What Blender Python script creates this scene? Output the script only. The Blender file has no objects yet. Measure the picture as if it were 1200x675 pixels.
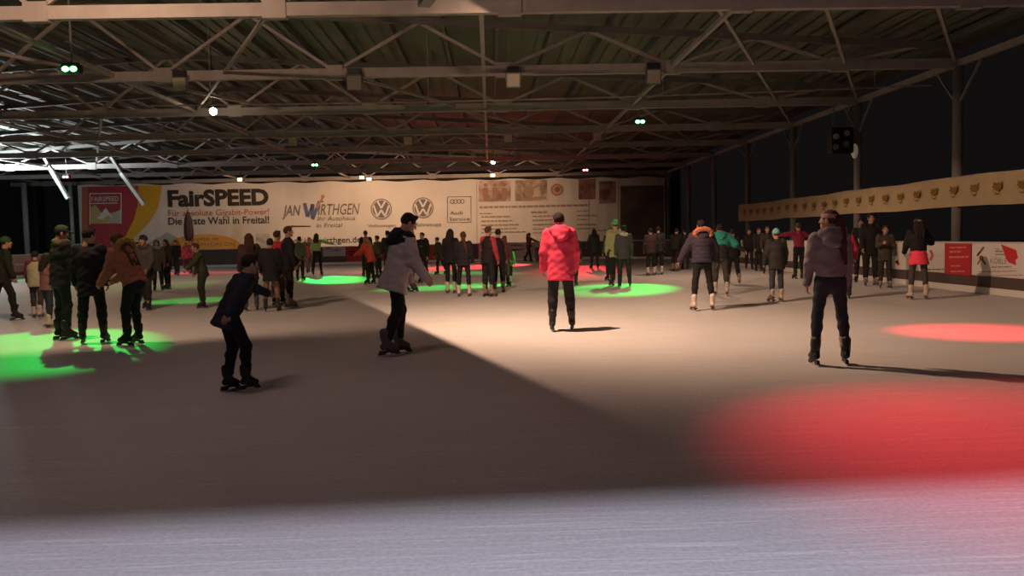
import bpy, bmesh, math, random
import numpy as np
from mathutils import Vector, Matrix

random.seed(7)
C = bpy.context.scene.collection
SC = bpy.context.scene
R = math.radians

# ------------------------------------------------------------------ camera
FPX, CAMH = 960.0, 1.4                       # focal length in pixels of a 1200 x 675 frame, eye height
VPX, VPY, SLOPE = 575.0, 279.0, 0.0215       # where the long side of the rink vanishes, roll of the horizon


def cam_axes():
    d = Vector((VPX - 600, -(VPY - 337.5), -FPX)).normalized()
    h = Vector((1, SLOPE, 0))
    x = (h - d * h.dot(d)).normalized()
    z = x.cross(d)
    return x, d, z                            # world X, Y, Z in camera coordinates


AX, AY, AZ = cam_axes()
ROT = Matrix((AX, AY, AZ))
cam_data = bpy.data.cameras.new('camera')
cam = bpy.data.objects.new('camera', cam_data)
C.objects.link(cam)
cam.matrix_world = Matrix.Translation((0, 0, CAMH)) @ ROT.to_4x4()
cam_data.sensor_fit = 'HORIZONTAL'
cam_data.sensor_width = 36.0
cam_data.lens = 36.0 * FPX / 1200.0
cam_data.clip_end = 300
SC.camera = cam


def ray(px, py):
    return ROT @ Vector((px - 600, -(py - 337.5), -FPX))


def ground(px, py, z=0.0):
    d = ray(px, py)
    t = (z - CAMH) / d.z
    return Vector((d.x * t, d.y * t, z))


def at_y(px, py, y):
    d = ray(px, py)
    t = y / d.y
    return Vector((d.x * t, y, CAMH + d.z * t))


def at_x(px, py, x):
    d = ray(px, py)
    t = x / d.x
    return Vector((x, d.y * t, CAMH + d.z * t))


# ------------------------------------------------------------------ view, world
SC.view_settings.view_transform = 'Standard'
SC.view_settings.look = 'None'
SC.view_settings.exposure = 0.0
SC.view_settings.gamma = 1.0
SC.view_settings.use_curve_mapping = False
W = bpy.data.worlds.new('night')
SC.world = W
W.use_nodes = True
W.node_tree.nodes['Background'].inputs[0].default_value = (1.0, 0.84, 0.8, 1)
W.node_tree.nodes['Background'].inputs[1].default_value = 0.0052

WARM = (1.0, 0.61, 0.39)
GREEN = (0.0, 1.0, 0.10)
RED = (1.0, 0.035, 0.05)


def lamp(name, kind, loc, power, color, radius=0.1, aim=None, cone=None, blend=0.3, parent=None):
    ld = bpy.data.lights.new(name, kind)
    ld.energy = power
    ld.color = color
    ld.shadow_soft_size = radius
    o = bpy.data.objects.new(name, ld)
    C.objects.link(o)
    o.location = loc
    if aim is not None:
        o.rotation_euler = (Vector(aim) - Vector(loc)).to_track_quat('-Z', 'Y').to_euler()
    if cone:
        ld.spot_size = R(cone)
        ld.spot_blend = blend
    return o


# the two big warm floods above the ice (their housings, further down, cut the light off behind them)
FLOOD_A = (Vector((-0.56, 11.55, 5.5)), Vector((0.955, 0.296, 0)))
FLOOD_B = (Vector((-6.5, 11.5, 6.0)), Vector((-0.46, 0.888, 0)))
lamp('flood_light', 'SPOT', FLOOD_A[0], 2700, WARM, 0.012, (3.6, 14.8, 0), 152, 0.9)
lamp('flood_light', 'POINT', FLOOD_B[0], 1000, WARM, 0.10)
# added warm fill lamps without fixtures, the unseen lamp behind the camera, the cold lamp at the far corner
for x, y, p in ((-15, 30, 480), (6, 26, 640), (-6, 38, 420)):
    lamp('fill_light', 'SPOT', (x, y, 5.3), p, WARM, 0.25, (x, y, 0), 156, 0.5)
lamp('fill_light', 'SPOT', (-3, 6.5, 5.3), 112, (1.0, 0.62, 0.56), 0.5, (-3, 6.5, 0), 165, 0.6)  # added dim fill for the shaded near ice
lamp('rear_light', 'POINT', (0.5, -2.0, 3.5), 1950, (0.86, 0.83, 1.0), 0.025)
lamp('cold_light', 'SPOT', (-25.0, 41.6, 4.1), 5600, (0.86, 0.97, 1.0), 0.15, (-24.6, 41.4, 7), 160, 0.3)
lamp('cold_light', 'POINT', (-25.0, 41.6, 4.1), 420, (0.86, 0.97, 1.0), 0.15)


# ------------------------------------------------------------------ materials
MATS = {}


def nodes_of(m):
    m.use_nodes = True
    nt = m.node_tree
    return nt, nt.nodes['Principled BSDF']


def fabric(col, rough=0.85, var=0.25, scale=14.0, bump=0.0, metal=0.0):
    key = ('f', tuple(round(c, 3) for c in col), rough, var, scale, bump, metal)
    if key in MATS:
        return MATS[key]
    m = bpy.data.materials.new('cloth')
    nt, b = nodes_of(m)
    tc = nt.nodes.new('ShaderNodeTexCoord')
    n = nt.nodes.new('ShaderNodeTexNoise')
    n.inputs['Scale'].default_value = scale
    n.inputs['Detail'].default_value = 4
    nt.links.new(tc.outputs['Object'], n.inputs['Vector'])
    mx = nt.nodes.new('ShaderNodeMix')
    mx.data_type = 'RGBA'
    mx.inputs[6].default_value = tuple(c * (1 - var) for c in col) + (1,)
    mx.inputs[7].default_value = tuple(min(1, c * (1 + var)) for c in col) + (1,)
    nt.links.new(n.outputs['Fac'], mx.inputs[0])
    nt.links.new(mx.outputs[2], b.inputs['Base Color'])
    b.inputs['Roughness'].default_value = rough
    b.inputs['Metallic'].default_value = metal
    b.inputs['Specular IOR Level'].default_value = 0.3
    if bump:
        bp = nt.nodes.new('ShaderNodeBump')
        bp.inputs['Strength'].default_value = bump
        bp.inputs['Distance'].default_value = 0.02
        nt.links.new(n.outputs['Fac'], bp.inputs['Height'])
        nt.links.new(bp.outputs[0], b.inputs['Normal'])
    MATS[key] = m
    return m


def plain(col, rough=0.6, metal=0.0):
    return fabric(col, rough, 0.12, 5.0, 0.0, metal)


def glow(col, strength):
    key = ('g', tuple(col), strength)
    if key not in MATS:
        m = bpy.data.materials.new('glowing')
        nt, b = nodes_of(m)
        b.inputs['Base Color'].default_value = (0.8, 0.8, 0.8, 1)
        b.inputs['Emission Color'].default_value = tuple(col) + (1,)
        b.inputs['Emission Strength'].default_value = strength
        MATS[key] = m
    return MATS[key]


def ice_material():
    m = bpy.data.materials.new('ice')
    nt, b = nodes_of(m)
    N, L = nt.nodes.new, nt.links.new
    tc = N('ShaderNodeTexCoord')
    n1 = N('ShaderNodeTexNoise'); n1.inputs['Scale'].default_value = 0.55; n1.inputs['Detail'].default_value = 6
    n2 = N('ShaderNodeTexNoise'); n2.inputs['Scale'].default_value = 38; n2.inputs['Detail'].default_value = 3
    L(tc.outputs['Object'], n1.inputs['Vector']); L(tc.outputs['Object'], n2.inputs['Vector'])
    # long skate scratches: noise stretched along several directions
    scr = []
    for ang, sc in ((62, 7.0), (-38, 6.0), (81, 9.0)):
        mp = N('ShaderNodeMapping')
        mp.inputs['Rotation'].default_value = (0, 0, R(ang))
        mp.inputs['Scale'].default_value = (0.35, sc, 1)
        L(tc.outputs['Object'], mp.inputs['Vector'])
        nn = N('ShaderNodeTexNoise'); nn.inputs['Scale'].default_value = 3.0; nn.inputs['Detail'].default_value = 5
        nn.inputs['Distortion'].default_value = 0.4
        L(mp.outputs[0], nn.inputs['Vector'])
        rp = N('ShaderNodeValToRGB')
        rp.color_ramp.elements[0].position = 0.55; rp.color_ramp.elements[1].position = 0.72
        L(nn.outputs['Fac'], rp.inputs[0])
        scr.append(rp)
    a1 = N('ShaderNodeMath'); a1.operation = 'MAXIMUM'
    a2 = N('ShaderNodeMath'); a2.operation = 'MAXIMUM'
    L(scr[0].outputs[0], a1.inputs[0]); L(scr[1].outputs[0], a1.inputs[1])
    L(a1.outputs[0], a2.inputs[0]); L(scr[2].outputs[0], a2.inputs[1])
    mx = N('ShaderNodeMix'); mx.data_type = 'RGBA'
    mx.inputs[6].default_value = (0.64, 0.64, 0.66, 1); mx.inputs[7].default_value = (0.80, 0.80, 0.82, 1)
    L(n1.outputs['Fac'], mx.inputs[0])
    mx2 = N('ShaderNodeMix'); mx2.data_type = 'RGBA'
    ml = N('ShaderNodeMath'); ml.operation = 'MULTIPLY'; ml.inputs[1].default_value = 0.6
    L(a2.outputs[0], ml.inputs[0]); L(ml.outputs[0], mx2.inputs[0])
    L(mx.outputs[2], mx2.inputs[6]); mx2.inputs[7].default_value = (0.92, 0.92, 0.94, 1)
    mx3 = N('ShaderNodeMix'); mx3.data_type = 'RGBA'; mx3.blend_type = 'MULTIPLY'
    mx3.inputs[0].default_value = 0.42
    L(mx2.outputs[2], mx3.inputs[6]); L(n2.outputs['Fac'], mx3.inputs[7])
    L(mx3.outputs[2], b.inputs['Base Color'])
    b.inputs['Roughness'].default_value = 0.55
    b.inputs['Specular IOR Level'].default_value = 0.22
    ad = N('ShaderNodeMath'); ad.operation = 'MULTIPLY_ADD'; ad.inputs[1].default_value = 0.6
    L(a2.outputs[0], ad.inputs[0]); L(n2.outputs['Fac'], ad.inputs[2])
    bp = N('ShaderNodeBump'); bp.inputs['Strength'].default_value = 0.25; bp.inputs['Distance'].default_value = 0.01
    L(ad.outputs[0], bp.inputs['Height']); L(bp.outputs[0], b.inputs['Normal'])
    return m


STEEL = fabric((0.27, 0.245, 0.23), 0.6, 0.25, 3.0)
STEEL_DARK = fabric((0.10, 0.095, 0.09), 0.6, 0.25, 3.0)
DECK = fabric((0.13, 0.135, 0.11), 0.75, 0.25, 0.8)
COLUMN = fabric((0.20, 0.19, 0.18), 0.6, 0.2, 3.0)
BLACK = plain((0.012, 0.012, 0.014), 0.5)
WHITE = plain((0.72, 0.70, 0.67), 0.6)
BLADE = plain((0.55, 0.56, 0.58), 0.25, 0.9)


# ------------------------------------------------------------------ mesh helpers
def tag(o, label=None, cat=None, group=None, kind=None):
    for k, v in (('label', label), ('category', cat), ('group', group), ('kind', kind)):
        if v:
            o[k] = v
    return o


def obj(name, bm, mat, parent=None, smooth=False):
    me = bpy.data.meshes.new(name)
    bmesh.ops.recalc_face_normals(bm, faces=bm.faces)
    bm.to_mesh(me)
    bm.free()
    me.materials.append(mat)
    if smooth:
        me.polygons.foreach_set('use_smooth', [True] * len(me.polygons))
    o = bpy.data.objects.new(name, me)
    C.objects.link(o)
    if parent is not None:
        o.parent = parent
    return o


def thing(name, label, cat, loc=(0, 0, 0), rz=0.0, group=None, kind=None):
    o = bpy.data.objects.new(name, None)
    C.objects.link(o)
    o.location = loc
    o.rotation_euler = (0, 0, rz)
    o.empty_display_size = 0.2
    return tag(o, label, cat, group, kind)


def box(bm, lo, hi, bevel=0.0):
    r = bmesh.ops.create_cube(bm, size=1)
    vs = r['verts']
    for v in vs:
        v.co = Vector([lo[i] + (v.co[i] + 0.5) * (hi[i] - lo[i]) for i in range(3)])
    if bevel:
        es = list({e for v in vs for e in v.link_edges})
        bmesh.ops.bevel(bm, geom=es, offset=bevel, segments=2, affect='EDGES')


def beam(bm, a, b, w, h=None):
    a, b = Vector(a), Vector(b)
    h = h or w
    d = (b - a).normalized()
    up = Vector((0, 0, 1)) if abs(d.z) < 0.95 else Vector((0, 1, 0))
    s = d.cross(up).normalized()
    u = s.cross(d)
    q = []
    for p in (a, b):
        for i, j in ((-1, -1), (1, -1), (1, 1), (-1, 1)):
            q.append(bm.verts.new(p + s * (i * w / 2) + u * (j * h / 2)))
    for f in ((0, 1, 2, 3), (4, 7, 6, 5), (0, 4, 5, 1), (1, 5, 6, 2), (2, 6, 7, 3), (3, 7, 4, 0)):
        bm.faces.new([q[i] for i in f])


def tube(bm, a, b, ra, rb=None, n=12):
    a, b = Vector(a), Vector(b)
    rb = ra if rb is None else rb
    d = (b - a).normalized()
    up = Vector((0, 0, 1)) if abs(d.z) < 0.95 else Vector((0, 1, 0))
    s = d.cross(up).normalized()
    u = s.cross(d)
    r0 = [bm.verts.new(a + (s * math.cos(t) + u * math.sin(t)) * ra) for t in [2 * math.pi * i / n for i in range(n)]]
    r1 = [bm.verts.new(b + (s * math.cos(t) + u * math.sin(t)) * rb) for t in [2 * math.pi * i / n for i in range(n)]]
    for i in range(n):
        bm.faces.new((r0[i], r0[(i + 1) % n], r1[(i + 1) % n], r1[i]))
    bm.faces.new(r0[::-1])
    bm.faces.new(r1)


def prism(bm, pts, org, eu, ev, en, d0, d1):
    """polygon given in (u, v) extruded from d0 to d1 along en"""
    f0 = [bm.verts.new(org + eu * p[0] + ev * p[1] + en * d0) for p in pts]
    f1 = [bm.verts.new(org + eu * p[0] + ev * p[1] + en * d1) for p in pts]
    n = len(pts)
    bm.faces.new(f0)
    bm.faces.new(f1[::-1])
    for i in range(n):
        bm.faces.new((f0[i], f1[i], f1[(i + 1) % n], f0[(i + 1) % n]))


# ------------------------------------------------------------------ the setting
# ice floor with rounded far corners
XL, XR, YF, YN, RC = -22.0, 10.35, 50.0, -6.0, 7.0


def rink_path(inset=0.0, n=10):
    xl, xr, yf = XL + inset, XR - inset, YF - inset
    r = RC - inset
    pts = [(xr, YN)]
    for i in range(n + 1):
        t = R(90 * i / n)
        pts.append((XR - RC + r * math.cos(t), YF - RC + r * math.sin(t)))
    for i in range(n + 1):
        t = R(90 + 90 * i / n)
        pts.append((XL + RC + r * math.cos(t), YF - RC + r * math.sin(t)))
    pts.append((xl, YN))
    return pts


bm = bmesh.new()
prism(bm, rink_path(), Vector((0, 0, 0)), Vector((1, 0, 0)), Vector((0, 1, 0)), Vector((0, 0, 1)), 0.0, -0.08)
tag(obj('floor', bm, ice_material()), 'pale scratched ice surface of the rink', 'floor', kind='structure')
bm = bmesh.new()
box(bm, (-60, -12, -0.3), (60, 90, -0.085))
tag(obj('ground', bm, plain((0.05, 0.048, 0.045), 0.9)), 'dark ground around the ice', 'ground', kind='structure')

# roof
TR_Y = [15.4 + 5.8 * k for k in range(-1, 8)]
CH = 5.65
X0, X1, XM = -32.0, 12.2, -10.0


def roof_h(x):
    return 6.15 + (1.35 if x < XM else 1.35) * (1 - abs(x - XM) / 22.1)


bm = bmesh.new()
nx = 220
for i in range(nx):
    xa, xb = X0 - 1 + (X1 + 2 - X0) * i / nx, X0 - 1 + (X1 + 2 - X0) * (i + 1) / nx
    za, zb = roof_h(xa) + 0.22 + (0.05 if i % 2 else 0), roof_h(xb) + 0.22 + (0.05 if i % 2 else 0)
    v = [bm.verts.new(p) for p in ((xa, 3, za), (xb, 3, zb), (xb, 58.2, zb), (xa, 58.2, za))]
    bm.faces.new(v)
    w = [bm.verts.new(p) for p in ((xa, 3, za + 0.06), (xb, 3, zb + 0.06), (xb, 58.2, zb + 0.06), (xa, 58.2, za + 0.06))]
    bm.faces.new(w)
ceil = tag(obj('ceiling', bm, DECK), 'dim grey corrugated roof deck over the rink', 'ceiling', kind='structure')
x = X0 + 0.4
while x < X1:
    bm = bmesh.new()
    beam(bm, (x, 3.2, roof_h(x) + 0.10), (x, 58, roof_h(x) + 0.10), 0.10, 0.2)
    obj('purlin', bm, STEEL_DARK, ceil)
    x += 1.45
for x in (-23.4, -16.5, -9.4, -0.08, 4.72):
    bm = bmesh.new()
    y1 = 44.4 if abs(x) < 1 else 56
    beam(bm, (x, 15.4, CH + 0.02), (x, y1, CH + 0.02), 0.09, 0.09)
    obj('tie_bar', bm, STEEL, ceil)
for a, b in (((4.25, 15.4), (12.1, 32.8)), ((6.3, 15.4), (12.1, 26.9)), ((8.4, 15.4), (12.1, 21.2)), ((4.8, 27), (12.1, 44.4)),
             ((-3.9, 21.2), (4.7, 38.6)), ((-12.4, 15.4), (-3.9, 32.8)), ((-3.9, 15.4), (-9.4, 27)), ((-20.9, 27), (-28, 42)),
             ((-12.4, 27), (-19.7, 42)), ((-21, 21.2), (-9.4, 38.6))):
    bm = bmesh.new()
    beam(bm, (a[0], a[1], CH + 0.06), (b[0], b[1], CH + 0.06), 0.07, 0.07)
    obj('wind_brace', bm, STEEL, ceil)
# eave beam on the column heads
bm = bmesh.new()
beam(bm, (12.2, 3.2, CH), (12.2, 58, CH), 0.13, 0.16)
obj('eave_beam', bm, STEEL, ceil)

truss_labels = [
    '',
    'nearest roof truss, its long pale bottom chord crossing the top of the photo',
    'second roof truss, the one carrying the nearer row of square floodlights',
    'third roof truss, just before the green spotlight above the teal and fur-hooded pair',
    'fourth roof truss from the camera, bare steel with no lamps on it',
    'fifth roof truss, carrying the farther row of small square floodlights',
    'sixth roof truss, the one where the long central tie bar ends',
    'seventh roof truss, with small warm floodlights aimed at the banner',
    'farthest roof truss, right above the long advertising banner']


def truss(i, y):
    t = thing('roof_truss', truss_labels[i], 'roof truss', (0, y, CH), group='steel roof trusses')
    bm = bmesh.new(); beam(bm, (X0, 0, 0), (X1, 0, 0), 0.16, 0.24); obj('bottom_chord', bm, STEEL, t)
    bm = bmesh.new()
    beam(bm, (X0, 0, roof_h(X0) - CH - 0.07), (XM, 0, roof_h(XM) - CH - 0.07), 0.14, 0.16)
    beam(bm, (XM, 0, roof_h(XM) - CH - 0.07), (X1, 0, roof_h(X1) - CH - 0.07), 0.14, 0.16)
    obj('top_chord', bm, STEEL_DARK, t)
    xb = -3.85 - 4.3 * 6
    while xb < X1 + 1:
        for dx in (-2.15, 2.15):
            xt = xb + dx
            if X0 - 0.2 < xb < X1 + 0.2 and X0 - 0.2 < xt < X1 + 0.2:
                bm = bmesh.new()
                beam(bm, (xb, 0, 0.05), (xt, 0, roof_h(xt) - CH - 0.1), 0.075, 0.075)
                obj('web_strut', bm, STEEL, t)
        if X0 < xb < X1:
            bm = bmesh.new()
            box(bm, (xb - 0.22, -0.095, -0.16), (xb + 0.22, 0.095, 0.2), 0.01)
            obj('gusset_plate', bm, STEEL, t)
        xb += 4.3


for i, y in enumerate(TR_Y):
    if y > 12:
        truss(i, y)

# columns along the open right side
col_lab = {15.4: 'steel column at the near end of the long cream banner',
           21.2: 'round steel column standing behind the red advertising board', 27.0: 'steel column carrying the oval wall lamp and the hanging box',
           32.8: 'third steel column back from the red advertising board', 38.6: 'fourth steel column back from the red advertising board',
           44.4: 'fifth steel column back from the red advertising board', 50.2: 'sixth steel column back from the red advertising board',
           56.0: 'farthest steel column beside the dark end of the banner'}
for y in TR_Y[1:]:
    t = thing('steel_column', col_lab[round(y, 1)], 'column', (12.2, y, -0.085), group='columns on the open side')
    bm = bmesh.new(); tube(bm, (0, 0, 0), (0, 0, CH), 0.125, n=20); obj('shaft', bm, COLUMN, t, True)
    bm = bmesh.new(); box(bm, (-0.2, -0.2, 0), (0.2, 0.2, 0.03)); obj('base_plate', bm, COLUMN, t)
    bm = bmesh.new()
    for s in (-1, 1):
        beam(bm, (0, 0, CH - 1.0), (0, s * 1.0, CH), 0.05)
    obj('knee_brace', bm, COLUMN, t)
for px, lab in ((32, 'grey steel column by the dark net, farther from the red banner panel'), (86, 'thin grey steel column at the edge of the red banner panel')):
    p = at_y(px, 290, 54.2)
    t = thing('steel_column', lab, 'column', (p.x, 54.2, -0.085), group='columns at the far end')
    bm = bmesh.new(); tube(bm, (0, 0, 0), (0, 0, 5.7), 0.17 if px < 50 else 0.12, n=20); obj('shaft', bm, fabric((0.33, 0.36, 0.36), 0.5), t, True)
    bm = bmesh.new(); box(bm, (-0.25, -0.25, 0), (0.25, 0.25, 0.03)); obj('base_plate', bm, COLUMN, t)

# dark walls closing the far end and the left side
NET = fabric((0.055, 0.062, 0.055), 0.9, 0.3, 3.0)
bm = bmesh.new(); box(bm, (-34, 62.2, -0.1), (14.5, 62.4, 7.4)); tag(obj('wall_back', bm, NET), 'dark green netting wall at the far end', 'wall', kind='structure')
bm = bmesh.new(); box(bm, (-34.2, 3, -0.1), (-34, 62.4, 6.2)); tag(obj('wall_left', bm, NET), 'dark netting wall along the closed side', 'wall', kind='structure')
# unseen boards added behind the camera to cut off the light on the nearest ice
bm = bmesh.new(); beam(bm, (-16, -0.985 - 0.93, 3.667), (16, -0.985 + 0.93, 3.667), 0.07, 1.47); tag(obj('light_shield_1', bm, STEEL_DARK), 'unseen board added behind the camera to cut off the light', 'light_shield', kind='structure')
bm = bmesh.new(); box(bm, (-16, -7.0, 4.41), (16, 0.1, 4.5)); tag(obj('light_shield_2', bm, STEEL_DARK), 'unseen top board added behind the camera to shield the light', 'light_shield', kind='structure')


# ------------------------------------------------------------------ lettering
def text_mesh(s, shear=0.0, weight=0.0):
    cu = bpy.data.curves.new('lettering', 'FONT')
    cu.body = s
    cu.shear = shear
    cu.offset = weight
    cu.resolution_u = 3
    o = bpy.data.objects.new('lettering', cu)
    C.objects.link(o)
    bpy.context.view_layer.update()
    dg = bpy.context.evaluated_depsgraph_get()
    me = bpy.data.meshes.new_from_object(o.evaluated_get(dg))
    bpy.data.objects.remove(o)
    V = [v.co.copy() for v in me.vertices]
    F = [tuple(p.vertices) for p in me.polygons]
    bpy.data.meshes.remove(me)
    return V, F


class Panel:
    """a flat sheet standing in the place: org = lower corner, eu along it, ev up, en towards the viewer; px positions are read off onto it"""

    def __init__(self, org, eu, en):
        self.org, self.eu, self.ev, self.en = Vector(org), Vector(eu).normalized(), Vector((0, 0, 1)), Vector(en).normalized()

    def uv(self, px, py):
        d = ray(px, py)
        c = Vector((0, 0, CAMH))
        t = (self.org - c).dot(self.en) / d.dot(self.en)
        p = c + d * t - self.org
        return p.dot(self.eu), p.dot(self.ev)

    def poly(self, name, pxs, mat, parent, d=0.012):
        bm = bmesh.new()
        prism(bm, [self.uv(*p) for p in pxs], self.org, self.eu, self.ev, self.en, d, 0.001)
        return obj(name, bm, mat, parent)

    def polys(self, name, plist, mat, parent, d=0.012):
        bm = bmesh.new()
        for pxs in plist:
            prism(bm, [self.uv(*p) for p in pxs], self.org, self.eu, self.ev, self.en, d, 0.001)
        return obj(name, bm, mat, parent)

    def text(self, s, x0, x1, top, base, mat, parent, shear=0.0, weight=0.0, d=0.014, fit='cap', rise=0.0):
        """rise: how many pixels the baseline rises from x0 to x1"""
        V, F = text_mesh(s, shear, weight)
        xs = [v.x for v in V]
        u0, v0 = self.uv(x0, base)
        u1, vb1 = self.uv(x1, base - rise)
        _, v1 = self.uv(x0, top)
        cap = 0.69
        me = bpy.data.meshes.new('lettering')
        k = (u1 - u0) / (max(xs) - min(xs))
        pts = []
        for v in V:
            u = u0 + (v.x - min(xs)) * k
            w = v0 + (vb1 - v0) * (u - u0) / (u1 - u0) + v.y / cap * (v1 - v0)
            pts.append(self.org + self.eu * u + self.ev * w + self.en * d)
        me.from_pydata(pts, [], F)
        me.materials.append(mat)
        o = bpy.data.objects.new('lettering', me)
        C.objects.link(o)
        o.parent = parent
        return o

    def words(self, lines, mat, parent, d=0.013, seed=1):
        """print too small to read in the photo: rows of little word-long strokes"""
        rnd = random.Random(seed)
        bm = bmesh.new()
        for x0, x1, y, h in lines:
            x = x0
            while x < x1 - 0.5:
                w = min(rnd.uniform(2.5, 8.0), x1 - x)
                yy = y - SLOPE * (x - x0)
                prism(bm, [self.uv(x, yy), self.uv(x + w, yy), self.uv(x + w, yy - h), self.uv(x, yy - h)], self.org, self.eu, self.ev, self.en, d, 0.001)
                x += w + 0.9
        return obj('small_print', bm, mat, parent)


def ring(px, py, r0, r1, n=28):
    out = []
    for i in range(n):
        a, b = 2 * math.pi * i / n, 2 * math.pi * (i + 1) / n
        out.append([(px + r0 * math.cos(a), py + r0 * math.sin(a)), (px + r1 * math.cos(a), py + r1 * math.sin(a)),
                    (px + r1 * math.cos(b), py + r1 * math.sin(b)), (px + r0 * math.cos(b), py + r0 * math.sin(b))])
    return out


def disc(px, py, r, n=28):
    return [(px + r * math.cos(2 * math.pi * i / n), py + r * math.sin(2 * math.pi * i / n)) for i in range(n)]


def stroke(x0, y0, x1, y1, w):
    dx, dy = x1 - x0, y1 - y0
    l = math.hypot(dx, dy)
    nx_, ny_ = -dy / l * w / 2, dx / l * w / 2
    return [(x0 + nx_, y0 + ny_), (x1 + nx_, y1 + ny_), (x1 - nx_, y1 - ny_), (x0 - nx_, y0 - ny_)]


def photo_print(c0, c1, scale):
    key = ('p', c0, c1, scale)
    if key in MATS:
        return MATS[key]
    m = bpy.data.materials.new('printed_photo')
    nt, b = nodes_of(m)
    tc = nt.nodes.new('ShaderNodeTexCoord')
    n = nt.nodes.new('ShaderNodeTexNoise'); n.inputs['Scale'].default_value = scale; n.inputs['Detail'].default_value = 5
    rp = nt.nodes.new('ShaderNodeValToRGB')
    rp.color_ramp.elements[0].position = 0.38; rp.color_ramp.elements[0].color = c0 + (1,)
    rp.color_ramp.elements[1].position = 0.64; rp.color_ramp.elements[1].color = c1 + (1,)
    nt.links.new(tc.outputs['Object'], n.inputs['Vector']); nt.links.new(n.outputs['Fac'], rp.inputs[0])
    nt.links.new(rp.outputs[0], b.inputs['Base Color'])
    b.inputs['Roughness'].default_value = 0.8
    MATS[key] = m
    return m


# ------------------------------------------------------------------ the long banner at the far end
SK = 0.075
BP = Panel((-28.9, 57.0 - 28.9 * SK, 0.0), (1, SK, 0), (SK, -1, 0))
banner = thing('advertising_banner', 'long pale advertising banner across the far end wall', 'banner', (0, 0, 0))
INK = fabric((0.035, 0.03, 0.03), 0.8)
INK_SOFT = fabric((0.16, 0.14, 0.13), 0.8)
INK_RED = fabric((0.42, 0.13, 0.11), 0.8)
INK_PALE = fabric((0.33, 0.24, 0.21), 0.8)
CLOTHW = fabric((0.62, 0.58, 0.55), 0.8, 0.12, 0.6)
bm = bmesh.new()
u0, vb = BP.uv(95, 299)
u1, _ = BP.uv(780, 284)
vt = BP.uv(430, 212.5)[1]
nu = 160
rows = []
for v in (vb, vt):
    rows.append([BP.org + BP.eu * (u0 + (u1 - u0) * i / nu) + BP.ev * (v + (0.05 * math.sin(i * 0.5) if v == vt else 0)) - BP.en * (0.02 + 0.02 * math.sin(i * 0.9) ** 2) for i in range(nu + 1)])
vv = [[bm.verts.new(p) for p in r] for r in rows]
wv = [[bm.verts.new(p - BP.en * 0.01) for p in r] for r in rows]
for i in range(nu):
    bm.faces.new((vv[0][i], vv[0][i + 1], vv[1][i + 1], vv[1][i]))
    bm.faces.new((wv[0][i], wv[1][i], wv[1][i + 1], wv[0][i + 1]))
obj('banner_cloth', bm, CLOTHW, banner)
# red and yellow end
BP.poly('red_field', [(96, 219), (162, 217.5), (161.5, 240), (157, 257), (148, 275), (139, 292), (96, 297)], fabric((0.40, 0.05, 0.07), 0.8), banner, 0.006)
BP.poly('orange_edge', [(96, 219), (103, 218.9), (103, 296), (96, 297)], fabric((0.45, 0.14, 0.07), 0.8), banner, 0.009)
BP.poly('yellow_swoosh', [(162, 217.5), (189.5, 217), (188.5, 228), (185, 244), (175, 260), (160, 276), (146, 292), (139, 292), (148, 275), (157, 257), (161.5, 240)], fabric((0.62, 0.36, 0.03), 0.8), banner, 0.006)
BP.poly('grey_hill', [(160, 296), (178, 282), (196, 272), (207, 278), (216, 294)], fabric((0.36, 0.35, 0.33), 0.8), banner, 0.006)
em = BP.poly('emblem_board', [(105, 226.5), (142.5, 226), (142.5, 262.5), (105, 263.5)], fabric((0.36, 0.06, 0.07), 0.8), banner, 0.012)
em['label'] = 'square emblem with a white mountain peak'
BP.polys('emblem_border', [[(105, 226.5), (142.5, 226), (142.5, 227), (105, 227.5)], [(105, 227), (106, 227), (106, 263), (105, 263)], [(141.5, 227), (142.5, 227), (142.5, 262.5), (141.5, 262.5)], [(106, 238), (138, 237.5), (138, 238.4), (106, 239)]], WHITE, em, 0.02)
BP.poly('emblem_ground', [(106, 262), (106, 243), (112, 240), (121, 252), (142, 246), (142, 262)], fabric((0.5, 0.38, 0.16), 0.8), em, 0.016)
BP.poly('emblem_slope', [(124, 262), (133, 250), (142, 245), (142, 262)], fabric((0.45, 0.45, 0.43), 0.8), em, 0.018)
BP.poly('emblem_peak', [(114, 256), (124, 243.5), (133, 256), (126, 252), (121, 257)], WHITE, em, 0.022)
BP.text('FAIRSPEED', 107.5, 139, 230.5, 236, WHITE, em, d=0.022, rise=0.5)
# the internet offer
BP.text('FairSPEED', 197, 315, 223.8, 241.5, INK, banner, weight=0.045, rise=2.2)
BP.text('Für absolute Gigabit-Power!', 197.5, 315.5, 246.3, 253.2, INK_RED, banner, weight=0.004, rise=2.0)
BP.text('Die erste Wahl in Freital!', 197.5, 315.5, 255.0, 263.4, INK, banner, weight=0.012, rise=2.0)
el = [(240 + 41 * math.cos(t), 287 - 12.5 * math.sin(t)) for t in [math.pi * i / 24 for i in range(25)]]
BP.poly('orange_bubble', el + [(199, 289), (206, 294), (225, 296.5), (262, 295.5), (278, 291)], fabric((0.66, 0.33, 0.07), 0.8), banner, 0.006)
BP.text('Ein Angebot der', 214, 257, 278, 282.5, INK_SOFT, banner, rise=0.8)
BP.text('COM+DAS ON', 224, 275, 284.5, 288.8, INK_SOFT, banner, rise=0.8)
BP.words([(212, 279, 295.5, 1.4)], INK_SOFT, banner, seed=2)
# little picture square at the end of the bubble
BP.poly('picture_square', [(300, 274), (316, 273.7), (316, 290), (300, 290.3)], photo_print((0.3, 0.27, 0.25), (0.6, 0.55, 0.5), 1.6), banner, 0.006)
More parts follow.
